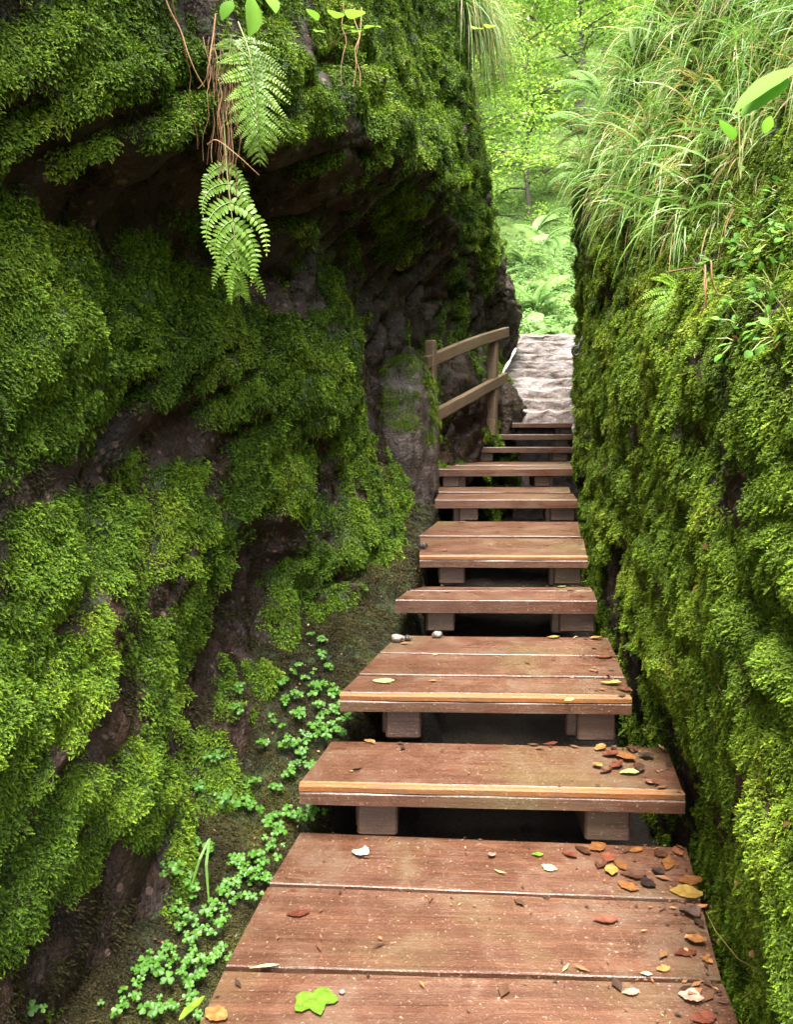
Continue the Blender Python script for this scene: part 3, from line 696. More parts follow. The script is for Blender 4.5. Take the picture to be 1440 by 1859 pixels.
# thin dull moss in the bare places and on the ground
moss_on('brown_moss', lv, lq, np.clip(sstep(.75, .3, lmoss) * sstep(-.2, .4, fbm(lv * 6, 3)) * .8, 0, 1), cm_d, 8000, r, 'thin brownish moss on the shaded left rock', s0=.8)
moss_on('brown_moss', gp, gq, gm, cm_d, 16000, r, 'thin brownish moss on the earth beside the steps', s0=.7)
for k, (bv, bf, bm_) in enumerate(BOULD):
    pass
bv = np.concatenate([b[0] for b in BOULD]); bf = np.concatenate([b[1] + i * len(ICO_V) for i, b in enumerate(BOULD)]); bms = np.concatenate([b[2] for b in BOULD])
moss_on('moss', bv, bf, bms, cm_r, 1200, r, 'yellow-green moss on the boulders beside the railing', s0=.7)
# ------------------------------------------------------------------ plants: materials
def tone_mat(name, stops, trans=.35, rough=.45, spec=.35, vary=.25):
    t = NT(name); f = t.math('ADD', t.attr('tone'), t.math('MULTIPLY', t.math('SUBTRACT', t.n('ObjectInfo').outputs['Random'], .5), vary))
    f = t.math('ADD', f, t.math('MULTIPLY', t.math('SUBTRACT', t.noise(t.pos(), 9, 3), .5), .35))
    c = t.ramp(f, stops); b = t.n('BsdfPrincipled', {'Base Color': c, 'Roughness': rough, 'Specular IOR Level': spec})
    tr = t.n('BsdfTranslucent', {'Color': c})
    return t.finish(t.n('MixShader', {0: trans, 1: b.outputs[0], 2: tr.outputs[0]}).outputs[0])
M['grass'] = tone_mat('long_grass', [(0.0, (.22, .14, .04)), (.24, (.32, .25, .085)), (.34, (.10, .18, .025)), (.7, (.095, .20, .025)), (1., (.16, .28, .06))])
M['beech'] = tone_mat('beech_leaf', [(0, (.10, .19, .025)), (.5, (.17, .30, .035)), (1, (.27, .40, .06))], trans=.5, rough=.4)
M['fern_far'] = tone_mat('pale_fern', [(0, (.13, .24, .07)), (.5, (.20, .34, .10)), (1, (.30, .42, .16))], trans=.45, rough=.5)
M['fern'] = tone_mat('fern_green', [(0, (.11, .20, .015)), (.55, (.17, .31, .025)), (.85, (.26, .38, .045)), (1, (.36, .28, .05))], trans=.4, rough=.42)
M['stem'] = tone_mat('fern_stem', [(0, (.10, .055, .02)), (.5, (.18, .19, .05)), (1, (.26, .30, .09))], trans=.0)
M['clover'] = tone_mat('clover_leaf', [(0, (.030, .095, .010)), (.5, (.055, .150, .014)), (1, (.10, .22, .025))], trans=.3, rough=.42, spec=.28)
M['herb'] = tone_mat('soft_herb_leaf', [(0, (.07, .17, .015)), (.5, (.12, .28, .025)), (1, (.22, .38, .045))], trans=.45, rough=.6, spec=.15)
M['herb_dark'] = tone_mat('small_wall_herb', [(0, (.04, .11, .015)), (.5, (.075, .19, .02)), (1, (.14, .28, .04))], trans=.3, rough=.6, spec=.12)
M['root'] = tone_mat('dry_root', [(0, (.035, .018, .010)), (.5, (.13, .062, .028)), (1, (.36, .21, .10))], trans=.0, rough=.6, spec=.2)
M['bark'] = plain_mat('grey_bark', [(.3, (.035, .028, .020)), (.6, (.10, .085, .065))], rough=.8, scale=9)
M['hill'] = leaf_mat('leafy_hillside', [(.1, (.05, .07, .02)), (.5, (.10, .16, .035)), (.9, (.17, .26, .06))], rough=.8, trans=0, spec=.1)

# ------------------------------------------------------------------ hillside, banks on top of the walls
def hill_z(X, Y):
    xc = 2.25 + np.maximum(Y - 9.4, 0) * .16
    base = E + 1.12 + np.where(Y < 14, (Y - 9.9) * .52, 2.13 + (Y - 14) * .62)
    side = np.maximum(np.abs(X - xc) - .75 - .12 * np.maximum(Y - 9.4, 0), 0)
    base = base + np.minimum(side * .85, 2.6) + np.maximum(side - 3.0, 0) * .12
    return np.minimum(base, 34 + (Y - 60) * .05)
yy = 9.9 + np.concatenate([np.linspace(0, 8, 90), np.geomspace(8.3, 130, 60)]); xx = np.concatenate([-np.geomspace(60, 4, 24) + 2, np.linspace(-1.8, 6.5, 100), np.geomspace(4.8, 60, 24) + 2])
X, Yg = np.meshgrid(xx, yy, indexing='ij'); hp = np.stack([X, Yg, hill_z(X, Yg)], -1).reshape(-1, 3)
hp[:, 2] += fbm(hp * [.8, .8, 0], 4) * .10 * np.clip((hp[:, 1] - 9.9) * 2, 0, 1)
i = np.arange(hp.shape[0]).reshape(len(xx), len(yy)); hq = np.stack([i[:-1, :-1].ravel(), i[1:, :-1].ravel(), i[1:, 1:].ravel(), i[:-1, 1:].ravel()], 1)
tag(link('hillside', mesh_np('hillside', hp, hq, [M['hill']])), 'leafy forest slope rising beyond the top of the stone steps', kind='structure')
bvh_h = bvh_np(hp, hq)
for sgn, V in ((-1, lv), (1, rv)):
    top = V.reshape(430, 310, 3)[::6, -3]
    rows = []
    for k, d in enumerate((0, .5, 1.5, 4, 10, 30, 60)):
        q = top.copy(); q[:, 0] += sgn * d; q[:, 2] += d * .25 - (.0 if k else .02) + (fbm(q, 3) * .15 * min(d, 1)); rows.append(q)
    v = np.concatenate(rows); n = len(top); f = [(a * n + b, a * n + b + 1, (a + 1) * n + b + 1, (a + 1) * n + b) for a in range(len(rows) - 1) for b in range(n - 1)]
    tag(link('forest_floor', mesh_np('forest_floor', v, np.array(f), [M['hill']])), 'sloping forest ground above the gorge wall', kind='structure')

# ------------------------------------------------------------------ trees beyond the gorge
LEAF_V = np.array([[0, 0, 0], [.30, .35, .04], [.26, .72, .02], [0, 1.0, -.08], [-.26, .72, .02], [-.30, .35, .04]]); LEAF_F = np.array([[0, 1, 2], [0, 2, 3], [0, 3, 4], [0, 4, 5]])
LEAF4_V = np.array([[0, 0, 0], [.33, .45, .05], [0, 1.0, -.05], [-.33, .45, .05]]); LEAF4_F = np.array([[0, 1, 2], [0, 2, 3]])
def leaf_cloud(A, centres, rad, per, size, r, flat=.25, tone=(0, 1)):
    n = len(centres) * per
    c = np.repeat(centres, per, 0) + r.normal(0, 1, (n, 3)) * np.array([1, 1, flat]) * np.repeat(rad, per)[:, None] * .55
    up = r.normal(0, .45, (n, 3)) + [0, 0, 1]; y = r.normal(0, 1, (n, 3)) + [0, 0, -.3]
    v, f = replicate(LEAF4_V, LEAF4_F, frames(up, y), size * r.uniform(.7, 1.25, n), c)
    A.add(v, f, np.repeat(np.clip(np.repeat(r.uniform(*tone, len(centres)), per) + r.normal(0, .12, n), 0, 1), 4))
def make_tree(seed, h, spread, low, nsp, per, leaf=.075):
    r = np.random.default_rng(seed); root = empty('beech_tree')
    T = Acc(); pts = np.stack([np.cumsum(r.normal(0, .05, 12)), np.cumsum(r.normal(0, .05, 12)), np.linspace(-.3, h, 12)], 1)
    v, f = tube_np(pts, np.linspace(.06, .010, 12) * h / 6, 8); T.add(v, f); link('trunk', T.mesh('trunk', [M['bark']]), root)
    B = Acc(); C = Acc(); cs = []
    nb = 26
    for k in range(nb):
        z = low + (h - low) * (k + r.random()) / nb; a = r.uniform(0, 6.283); L = spread * (1 - .65 * max(0, (z - low) / (h - low)) ** 1.5) * r.uniform(.6, 1.1)
        b0 = np.array([np.interp(z, pts[:, 2], pts[:, 0]), np.interp(z, pts[:, 2], pts[:, 1]), z]); d = np.array([math.cos(a), math.sin(a), .25])
        s = np.linspace(0, 1, 7)[:, None]; bp = b0 + d * s * L + np.array([0, 0, -.22]) * L * s ** 2 + np.cumsum(r.normal(0, .03, (7, 3)), 0)
        v, f = tube_np(bp, np.linspace(.022, .005, 7), 5); B.add(v, f)
        for j in range(nsp // nb):
            q = bp[r.integers(2, 7)] + r.normal(0, .22, 3) * [1, 1, .5]; cs.append(q)
            v, f = tube_np(np.stack([bp[r.integers(1, 6)], q]), [.006, .003], 4); B.add(v, f)
    link('branches', B.mesh('branches', [M['bark']]), root)
    leaf_cloud(C, np.array(cs), r.uniform(.22, .42, len(cs)), per, leaf, r)
    link('crown', C.mesh('crown', [M['beech']], False), root)
    return root
def hz(x, y): return float(hill_z(np.array([x]), np.array([y]))[0])
protos = [make_tree(1, 6.5, 2.1, .8, 208, 44), make_tree(2, 8.0, 2.6, 1.2, 234, 44, .08), make_tree(3, 4.6, 1.6, .4, 156, 44, .07)]
SPOTS = [(1.2,12.2,2,.8),(3.9,12.4,2,.9),(2.5,15.0,2,1.0),(.2,13.5,0,.9),(5.2,13.2,0,1.),(3.6,16.5,0,1.),(1.7,17.5,1,.95),(5.6,17.0,1,1.),(-.8,16.5,1,1.),(3.0,20.5,1,1.05),(5.0,22.0,1,1.2),(1.0,22.5,1,1.2),(7.5,20,1,1.1),(3.6,26,1,1.4),(6.8,27.5,1,1.4),(.5,28,1,1.4),(4.8,33,1,1.6),(8.5,33,1,1.6),(1.5,35,1,1.6),(-3.0,22,1,1.2),(9.5,25,1,1.3),(6.5,40,1,2.0),(2.5,43,1,2.0),(10.5,42,1,2.0)]
for k, (x, y, p, s) in enumerate(SPOTS):
    first = [q[2] for q in SPOTS].index(p) == k
    o = protos[p] if first else copy_tree(protos[p])
    o.location = (x, y, hz(x, y) - .05); o.scale = (s, s, s); o.rotation_euler = (0, 0, k * 2.4)
    tag(o, ['slender young beech with bright layered leaves, on the slope beyond the gorge', 'taller beech with a full bright crown, up the slope beyond the gorge', 'small bushy beech sapling low on the slope behind the stone steps'][p], 'tree', ['young beeches beyond the gorge', 'tall beeches up the slope', 'beech saplings behind the stone steps'][p])
# ------------------------------------------------------------------ ferns (pale ones beyond, two fine fronds hanging at the left)
def fern_frond(L, W, seed, n=22, arch=1.0):
    r = np.random.default_rng(seed); A = Acc(); s = np.linspace(0, 1, 12); th = R(62) - arch * R(95) * s ** 1.2
    st = np.concatenate([[[0, 0, 0]], np.cumsum(np.stack([np.zeros(11), np.cos(th[1:]), np.sin(th[1:])], 1) * L / 11, 0)]); v, f = tube_np(st, np.linspace(.006, .0015, 12), 4); A.add(v, f, .2)
    for k in range(n):
        t = .18 + .82 * k / n; c = np.array([np.interp(t, s, st[:, j]) for j in range(3)]); d = np.array([np.interp(min(t + .03, 1), s, st[:, j]) for j in range(3)]) - c; d /= np.linalg.norm(d) + 1e-9
        l = W * math.sin(math.pi * (t * .82 + .14)) ** .8 * (1 - .25 * t)
        for sg in (-1, 1):
            ax = np.array([sg * .85, 0, 0]) + d * .5; ax /= np.linalg.norm(ax); nn = np.cross(ax, d) * sg; m = 7
            for j in range(m):
                a = c + ax * l * j / m - np.array([0, 0, .25]) * l * (j / m) ** 2; w = l * .24 * (1 - j / m) ** .7 + .002
                for s2 in (-1, 1):
                    tip = a + ax * l / m * .9 + d * s2 * w; A.add(np.array([a - ax * .1 * l / m, a + ax * l / m, tip]), [(0, 1, 2)], np.clip(.3 + .5 * j / m + r.normal(0, .1), 0, 1))
    return A.mesh('frond', [M['fern_far']], False)
fr_me = [fern_frond(.55, .13, 3), fern_frond(.46, .11, 5, arch=1.2), fern_frond(.62, .14, 7, arch=.8)]
def fern_plant(loc, n, s, lean, label, grp=None, seed=0):
    r = np.random.default_rng(seed); root = empty('fern', loc); tag(root, label, 'fern', grp)
    for k in range(n):
        o = link('frond', fr_me[k % 3], root, (0, 0, 0), (r.normal(0, .15), r.normal(0, .15), lean + r.uniform(-1, 1) * (3.14 if n > 5 else 1.2))); o.scale = (s * r.uniform(.8, 1.15),) * 3
    return root
FERN_SPOTS = [(1.52,8.4,None,5,1.,-.9),(1.36,7.9,None,5,.9,-1.2),(1.75,9.0,None,6,1.,-.6),(1.5,9.6,None,7,1.1,0),(2.9,9.7,None,7,1.1,0),(3.2,10.6,None,7,1.2,0),(1.9,10.8,None,7,1.0,0),(2.6,11.6,None,7,1.0,0),(1.2,10.6,None,7,1.2,0),(3.7,11.8,None,7,1.1,0),(2.0,12.6,None,7,.9,0),(3.0,13.2,None,7,1.0,0),(2.2,9.75,None,8,.6,0),(2.55,9.9,None,8,.55,0),(2.0,9.9,None,8,.6,0),(2.3,10.3,None,8,.7,0),(2.75,10.5,None,8,.7,0),(1.7,10.1,None,8,.8,0),(2.1,11.4,None,8,.8,0)]
for k, (x, y, z, n, s, lean) in enumerate(FERN_SPOTS):
    if k < 3:
        h = bvl.ray_cast(Vector((x, y, 8)), Vector((0, 0, -1))); z = h[0].z if h[0] is not None else 3.3
        fern_plant((x, y, z), n, s, lean, 'pale fern arching out from the top of the far left rock', 'ferns on the far left rock', k)
    else: fern_plant((x, y, hz(x, y)), n, s, lean, 'pale green fern on the slope beyond the stone steps', 'ferns on the slope beyond the steps', k)
for k, (x, y, Yd) in enumerate([(1052, 330, 6.9), (1075, 255, 7.0), (1090, 180, 7.4)]):
    h = bvr.ray_cast(Vector((0, 0, EYE)), ray(x + 14, y).normalized()); p = h[0] if h[0] is not None else P(x, y, Yd)
    fern_plant(p, 5, .85, 1.2, 'feathery pale fern leaning over the gap from the grassy right bank', 'ferns on the right bank', 40 + k)
# ------------------------------------------------------------------ low leafy cover on the slope
def sprig(seed, n=14, size=.05):
    r = np.random.default_rng(seed); A = Acc()
    up = r.normal(0, .5, (n, 3)) + [0, 0, 1.2]; c = r.normal(0, .05, (n, 3)) * [1, 1, .5] + [0, 0, .07]
    v, f = replicate(LEAF_V, LEAF_F, frames(up, r.normal(0, 1, (n, 3))), size * r.uniform(.6, 1.2, n), c); A.add(v, f, np.repeat(r.uniform(0, 1, n), 6))
    return A.mesh('sprig', [M['fern_far']], False)
sc_ = bpy.data.collections.new('sprig')
for k in range(3): sc_.objects.link(bpy.data.objects.new('sprig', sprig(k)))
r = np.random.default_rng(21)
w = ((hp[:, 1] < 24) & (hp[:, 0] > -2) & (hp[:, 0] < 8) & (hp[:, 1] > 9.85)) / np.clip((hp[:, 1] - 7) / 4, .5, 3) ** 1.5
pt, nr, _ = sample(hp, hq, w.astype(float), 12000, r)
scatter('undergrowth', sc_, pt, np.stack([r.normal(0, .2, 12000), r.normal(0, .2, 12000), r.uniform(0, 6.28, 12000)], 1), r.uniform(.35, 1.1, 12000), 'stuff', 'pale green leafy undergrowth on the slope beyond the steps')

# ------------------------------------------------------------------ long grass hanging from the right bank and the left rock top
def to_px(v):
    c, s = math.cos(PITCH), math.sin(PITCH); y = v[:, 1]; z = v[:, 2] - EYE
    dep = y * c - z * s; upc = y * s + z * c
    return 720 + FPX * v[:, 0] / np.maximum(dep, .01), 929.5 - FPX * upc / np.maximum(dep, .01), dep
def in_poly(x, y, poly):
    ins = np.zeros(len(x), bool); j = len(poly) - 1
    for i in range(len(poly)):
        xi, yi = poly[i]; xj, yj = poly[j]
        ins ^= ((yi > y) != (yj > y)) & (x < (xj - xi) * (y - yi) / (yj - yi + 1e-9) + xi); j = i
    return ins
def blades(base, nrm, Ls, ws, tone, r, up=.5, out=.6, grav=1.6, side=(0, 0, 0), seg=7):
    n = len(base); d = nrm * out + np.array([0, 0, up]) + r.normal(0, .28, (n, 3)) + np.array(side); d /= np.linalg.norm(d, axis=1)[:, None]
    p = base.copy(); V = []; wv = np.cross(d, r.normal(0, 1, (n, 3))); wv /= np.linalg.norm(wv, axis=1)[:, None] + 1e-9
    g = grav * r.uniform(.45, 1.5, n)
    for k in range(seg + 1):
        t = k / seg; w = ws * (1 - t ** 1.6) * .5 + .0002
        V += [p - wv * w[:, None], p + wv * w[:, None]]
        d = d + np.array([0, 0, -1.0]) * (g / seg)[:, None]; d /= np.linalg.norm(d, axis=1)[:, None]; p = p + d * (Ls / seg)[:, None]
    V = np.stack(V, 1).reshape(-1, 3); k2 = 2 * (seg + 1)
    q = np.array([(2 * k, 2 * k + 1, 2 * k + 3, 2 * k + 2) for k in range(seg)]); F = (q[None] + (np.arange(n) * k2)[:, None, None]).reshape(-1, 4)
    return V, F, np.repeat(tone, k2)
px, py, dp = to_px(rv)
GZONE = [(1030,345),(1046,255),(1090,80),(1120,-160),(1640,-160),(1640,60),(1440,230),(1370,330),(1310,400),(1230,425),(1170,410),(1110,380),(1060,352)]
gz = in_poly(px, py, GZONE) & (dp > .5)
r = np.random.default_rng(33)
nt = 270; w = gz / np.clip(dp / 2.5, .6, 3); tc, tn, _ = sample(rv, rq, w.astype(float), nt, r)
per = r.integers(7, 24, nt); own = np.repeat(np.arange(nt), per); n = len(own)
pt = tc[own] + r.normal(0, .028, (n, 3)) * [.4, 1, 1]; nr = tn[own]; nr = np.where((nr[:, :1] > 0), -nr, nr)
lean = r.normal(0, .42, (nt, 3))[own]; dry = (r.random(nt) < .22)[own]
tone = np.where((r.random(n) < .16) | dry, r.uniform(0, .28, n), np.clip(r.uniform(.40, .95, nt)[own] + r.normal(0, .10, n), .36, 1)); dist = np.linalg.norm(pt - [0, 0, EYE], axis=1)
Ls = r.uniform(.16, .46, n) * (r.uniform(.7, 1.2, nt)[own]) * np.clip(dist / 4, .75, 1.3)
A = Acc(); v, f, t = blades(pt, nr + lean, Ls, r.uniform(.0038, .0095, n) * np.clip(dist / 3.5, .8, 1.5), tone, r, up=.50, out=.50, grav=2.5, side=(-.25, -.30, 0)); A.add(v, f, t)
bz = in_poly(px, py, [(1060,345),(1120,240),(1300,250),(1400,200),(1340,380),(1230,430),(1120,385)]) & (dp > .5)
n2 = 320; pt3, nr3, _ = sample(rv, rq, bz.astype(float), n2, r); nr3 = np.where((nr3[:, :1] > 0), -nr3, nr3); ds = np.linalg.norm(pt3 - [0, 0, EYE], axis=1)
v, f, t = blades(pt3, nr3, r.uniform(.22, .48, n2) * np.clip(ds / 3.2, .7, 1.3), r.uniform(.009, .016, n2) * np.clip(ds / 3.2, .7, 1.4), r.uniform(.55, 1, n2), r, up=.55, out=.6, grav=2.6, side=(-.3, -.35, 0)); A.add(v, f, t)
# dry straw hanging straight down below the turf edge
ez = in_poly(px, py, [(1035,350),(1060,310),(1180,380),(1300,300),(1420,170),(1440,250),(1360,380),(1290,470),(1180,440),(1090,400)]) & (dp > .5)
m = 900; pt2, nr2, _ = sample(rv, rq, ez.astype(float), m, r); nr2 = np.where((nr2[:, :1] > 0), -nr2, nr2)
v, f, t = blades(pt2, nr2, r.uniform(.12, .34, m), r.uniform(.002, .004, m), r.uniform(0, .3, m), r, up=-.1, out=.5, grav=5.0); A.add(v, f, t)
tag(link('hanging_grass', A.mesh('hanging_grass', [M['grass']], False)), 'long green and straw-coloured grass hanging over the right bank', kind='stuff')
px, py, dp = to_px(lv)
lz = in_poly(px, py, [(835,-140),(915,-140),(905,60),(897,170),(880,130),(850,20)]) & (dp > 3)
n = 700; pt, nr, _ = sample(lv, lq, lz.astype(float) + 1e-9, n, r)
A = Acc(); v, f, t = blades(pt, nr, r.uniform(.35, .95, n), r.uniform(.004, .008, n), np.where(r.random(n) < .45, r.uniform(0, .3, n), r.uniform(.4, 1, n)), r, up=.3, out=.5, grav=3.6, side=(.15, -.1, 0)); A.add(v, f, t)
tag(link('hanging_grass', A.mesh('hanging_grass', [M['grass']], False)), 'pale grass trailing from the top of the left rock beside the gap', kind='stuff')
# ------------------------------------------------------------------ two fern fronds hanging on the left rock
def hit(x, y, which=(0, 1, 2)):
    best = None
    for k in which:
        h = (bvl, bvr, bvf)[k].ray_cast(Vector((0, 0, EYE)), ray(x, y).normalized())
        if h[0] is not None and (best is None or h[3] < best[2]): best = (h[0], h[1], h[3])
    return best
OV = np.array([[0, 0, 0], [.19, .15, .03], [.21, .45, .05], [.12, .80, .03], [0, 1, -.03], [-.12, .80, .03], [-.21, .45, .05], [-.19, .15, .03]]); OF = np.array([[0, 1, 2], [0, 2, 6], [0, 6, 7], [2, 3, 5], [2, 5, 6], [3, 4, 5]])
def pinna_mesh(seed, n=13, curve=.5):
    """one side leaflet of a fern frond, unit length along +X, bending towards -Y, with paired lobes"""
    r = np.random.default_rng(seed); A = Acc(); s = np.linspace(0, 1, n + 1); th = -curve * s * 1.3
    p = np.concatenate([[[0, 0, 0]], np.cumsum(np.stack([np.cos(th[1:]), np.sin(th[1:]), -.12 * s[1:]], 1) / n, 0)])
    v, f = tube_np(p, np.linspace(.012, .004, n + 1), 4); A.add(v, f, .35)
    for k in range(n):
        l = .150 * (1 - s[k]) ** .6 * (1 - .15 * (k == 0)) + .018; d = p[k + 1] - p[k]; d /= np.linalg.norm(d); sd = np.array([-d[1], d[0], 0])
        for sg in (-1, 1):
            y = sd * sg + d * .42 + np.array([0, 0, r.uniform(-.25, .1)]); up = np.array([r.normal(0, .15), r.normal(0, .15), 1.0])
            Mx = frames(up[None], y[None]); Mx[0][:, 0] *= 1.05
            v, f = replicate(OV, OF, Mx, [l * r.uniform(.9, 1.1)], p[k][None] + (d * .02)[None]); A.add(v, f, np.clip(.35 + .35 * s[k] + r.normal(0, .09), 0, .9))
    i = n; v, f = replicate(OV, OF, frames(np.array([[0, 0, 1.]]), d[None]), [.05], p[n][None]); A.add(v, f, .8)
    return A.mesh('pinna', [M['fern']], False)
PIN = [pinna_mesh(k, 13, c) for k, c in enumerate((.2, .65, 1.15))]
def hanging_fern(path_px, npairs, lens, angs, curve, label, off=.05, seed=0, broken=None):
    """frond hanging off the rock: stem through picture points given with depth; pinnae in pairs"""
    r = np.random.default_rng(seed)
    pts = np.array([tuple(P(*q)) for q in path_px]); root = empty('fern', pts[0]); tag(root, label, 'fern')
    s = np.linspace(0, len(pts) - 1, 26); pp = np.stack([np.interp(s, np.arange(len(pts)), pts[:, k]) for k in range(3)], 1)
    for _ in range(4): pp[1:-1] = (pp[:-2] + pp[1:-1] * 2 + pp[2:]) / 4
    A = Acc(); v, f = tube_np(pp - pts[0], np.linspace(.0022, .0007, 26), 6); A.add(v, f, np.repeat(np.linspace(.9, .3, 26), 6)); link('stem', A.mesh('stem', [M['stem']]), root)
    t0 = lens[0]
    for k in range(npairs):
        t = t0 + (1 - t0) * (k / npairs) ** .9; i = t * 25; c = np.array([np.interp(i, np.arange(26), pp[:, j]) for j in range(3)]); d = np.array([np.interp(min(i + .6, 25), np.arange(26), pp[:, j]) for j in range(3)]) - np.array([np.interp(max(i - .6, 0), np.arange(26), pp[:, j]) for j in range(3)]); d /= np.linalg.norm(d)
        u = (t - t0) / (1 - t0); L = np.interp(u, lens[1], lens[2])
        nrm = (np.array([0, 0, EYE]) - c); nrm /= np.linalg.norm(nrm); nrm = nrm + np.array([.25, 0, .15]); nrm -= d * (nrm @ d); nrm /= np.linalg.norm(nrm); sd = np.cross(d, nrm)
        for sg in (-1, 1):
            a = R(np.interp(u, (0, 1), angs)) + r.normal(0, .11); ax = sd * sg * math.sin(a) + d * math.cos(a) + nrm * r.normal(.06, .06); ax /= np.linalg.norm(ax)
            y = np.cross(nrm, ax); m = np.stack([ax, y, np.cross(ax, y)], 1)
            if (m[:, 1] @ d) > 0: m = np.stack([ax, -y, np.cross(ax, -y)], 1)
            o = link('pinna', PIN[curve if u < .5 else max(curve - 1, 0) if u < .75 else 0], root); l = L * r.uniform(.92, 1.08)
            M4 = Matrix([list(m[0] * l) + [c[0] - pts[0][0]], list(m[1] * l) + [c[1] - pts[0][1]], list(m[2] * l) + [c[2] - pts[0][2]], [0, 0, 0, 1]]); o.matrix_basis = M4
    return root
fy = 1.98
hanging_fern([(432,40,fy),(452,90,fy-.03),(462,160,fy-.06),(466,230,fy-.07),(472,302,fy-.05)], 19, (.16, (0, .25, .6, 1), (.075, .098, .076, .014)), (72, 50), 0, 'upper green fern frond hanging from the mossy left rock, broad and flat', seed=3)
hanging_fern([(402,165,fy-.02),(408,250,fy-.05),(412,320,fy-.07),(424,420,fy-.09),(433,490,fy-.08),(434,546,fy-.06)], 10, (.34, (0, .25, .6, 1), (.110, .150, .105, .020)), (82, 34), 2, 'lower fern frond hanging free below the roots on the left rock, tips drooping', seed=8)
hanging_fern([(400,70,fy),(420,60,fy-.05),(415,110,fy-.06),(398,150,fy-.03)], 9, (.2, (0, .4, 1), (.045, .05, .008)), (70, 50), 0, 'small dark green fern frond above the hanging roots', seed=5)
h = hit(1225, 520); q = h[0]; fy2 = q.y
hanging_fern([(1250,505,fy2-.03),(1225,520,fy2-.10),(1205,570,fy2-.13),(1190,640,fy2-.10)], 12, (.12, (0, .3, 1), (.10, .12, .015)), (70, 45), 1, 'soft light green fern frond on the right wall below the hanging grass', seed=9)

# ------------------------------------------------------------------ hanging roots, dry stems
def strand(root, pts, rad, tone, name='root', seed=0, wob=.014):
    pts = np.array([tuple(q) for q in pts]); n = 14; s = np.linspace(0, len(pts) - 1, n); pp = np.stack([np.interp(s, np.arange(len(pts)), pts[:, k]) for k in range(3)], 1)
    for _ in range(2): pp[1:-1] = (pp[:-2] + pp[1:-1] * 2 + pp[2:]) / 4
    pp += np.stack([perlin(pp * 14 + seed), perlin(pp * 14 + seed + 9), perlin(pp * 9 + seed)], 1) * wob
    A = Acc(); v, f = tube_np(pp - np.array(root.location), np.linspace(rad, rad * .45, n), 5); A.add(v, f, tone); return link(name, A.mesh(name, [M['root']]), root)
roots = empty('hanging_roots', P(405, 100, 1.95)); tag(roots, 'bundle of thin brown roots hanging beside the upper fern on the left rock', 'roots')
r = np.random.default_rng(70)
for k in range(30):
    x = r.uniform(378, 432); y0 = r.uniform(60, 150); y1 = y0 + r.uniform(120, 290); d = 1.96 - r.uniform(.0, .06)
    strand(roots, [P(x + r.normal(0, 8), y0, 1.98), P(x + r.normal(0, 5), (y0 + y1) / 2, d), P(x + r.normal(4, 9), min(y1, 375), d)], r.uniform(.0009, .0022), r.uniform(.15, .85), seed=k)
rs = empty('dry_stem', P(330, 20, 1.85)); tag(rs, 'two long dry plant stems hanging over the moss left of the root bundle', 'stem')
strand(rs, [P(293, -30, 1.80), P(322, 40, 1.83), P(345, 100, 1.84), P(368, 152, 1.86)], .0022, .95, 'stem'); strand(rs, [P(312, -10, 1.82), P(330, 70, 1.84), P(345, 140, 1.86), P(358, 270, 1.88)], .002, .3, 'stem')
rs = empty('dry_stem', P(390, 60, 1.85)); tag(rs, 'pale bent dry stem crossing the top of the hanging roots', 'stem'); strand(rs, [P(386, 30, 1.85), P(388, 70, 1.84), P(380, 125, 1.84), P(360, 156, 1.86)], .0022, .98, 'stem')
rs = empty('dry_stem', P(400, 250, 1.85)); tag(rs, 'kinked pale stem lying across the lower fern', 'stem'); strand(rs, [P(376, 262, 1.86), P(392, 250, 1.85), P(440, 290, 1.84), P(470, 318, 1.86)], .0016, .95, 'stem', wob=.002)
rs = empty('dry_stem', P(650, 60, 2.6)); tag(rs, 'thin pale stems hanging from the plants at the top of the left rock', 'stem')
for a, b, c in ((645, 648, 641), (622, 626, 620), (532, 538, 572), (655, 650, 655)): strand(rs, [P(a, 10, 2.75), P(b, 80, 2.7), P(c, 158, 2.68)], .0018, .9, 'stem', seed=a)
h = hit(1300, 540); yb = h[0].y
rs = empty('dry_stem', P(1290, 480, yb - .08)); tag(rs, 'bunch of bent dry brown stems hanging on the right wall below the turf', 'stem')
for k, (a, b, c) in enumerate((((1287, 476), (1300, 510), (1316, 548)), ((1285, 480), (1276, 540), (1275, 620)), ((1282, 490), (1282, 560), (1298, 600)), ((1216, 496), (1250, 495), (1274, 492)), ((1330, 380), (1318, 430), (1300, 480)))):
    strand(rs, [P(*a, yb - .08), P(*b, yb - .10), P(*c, yb - .08)], .0028, .75 - .1 * k, 'stem', seed=k)

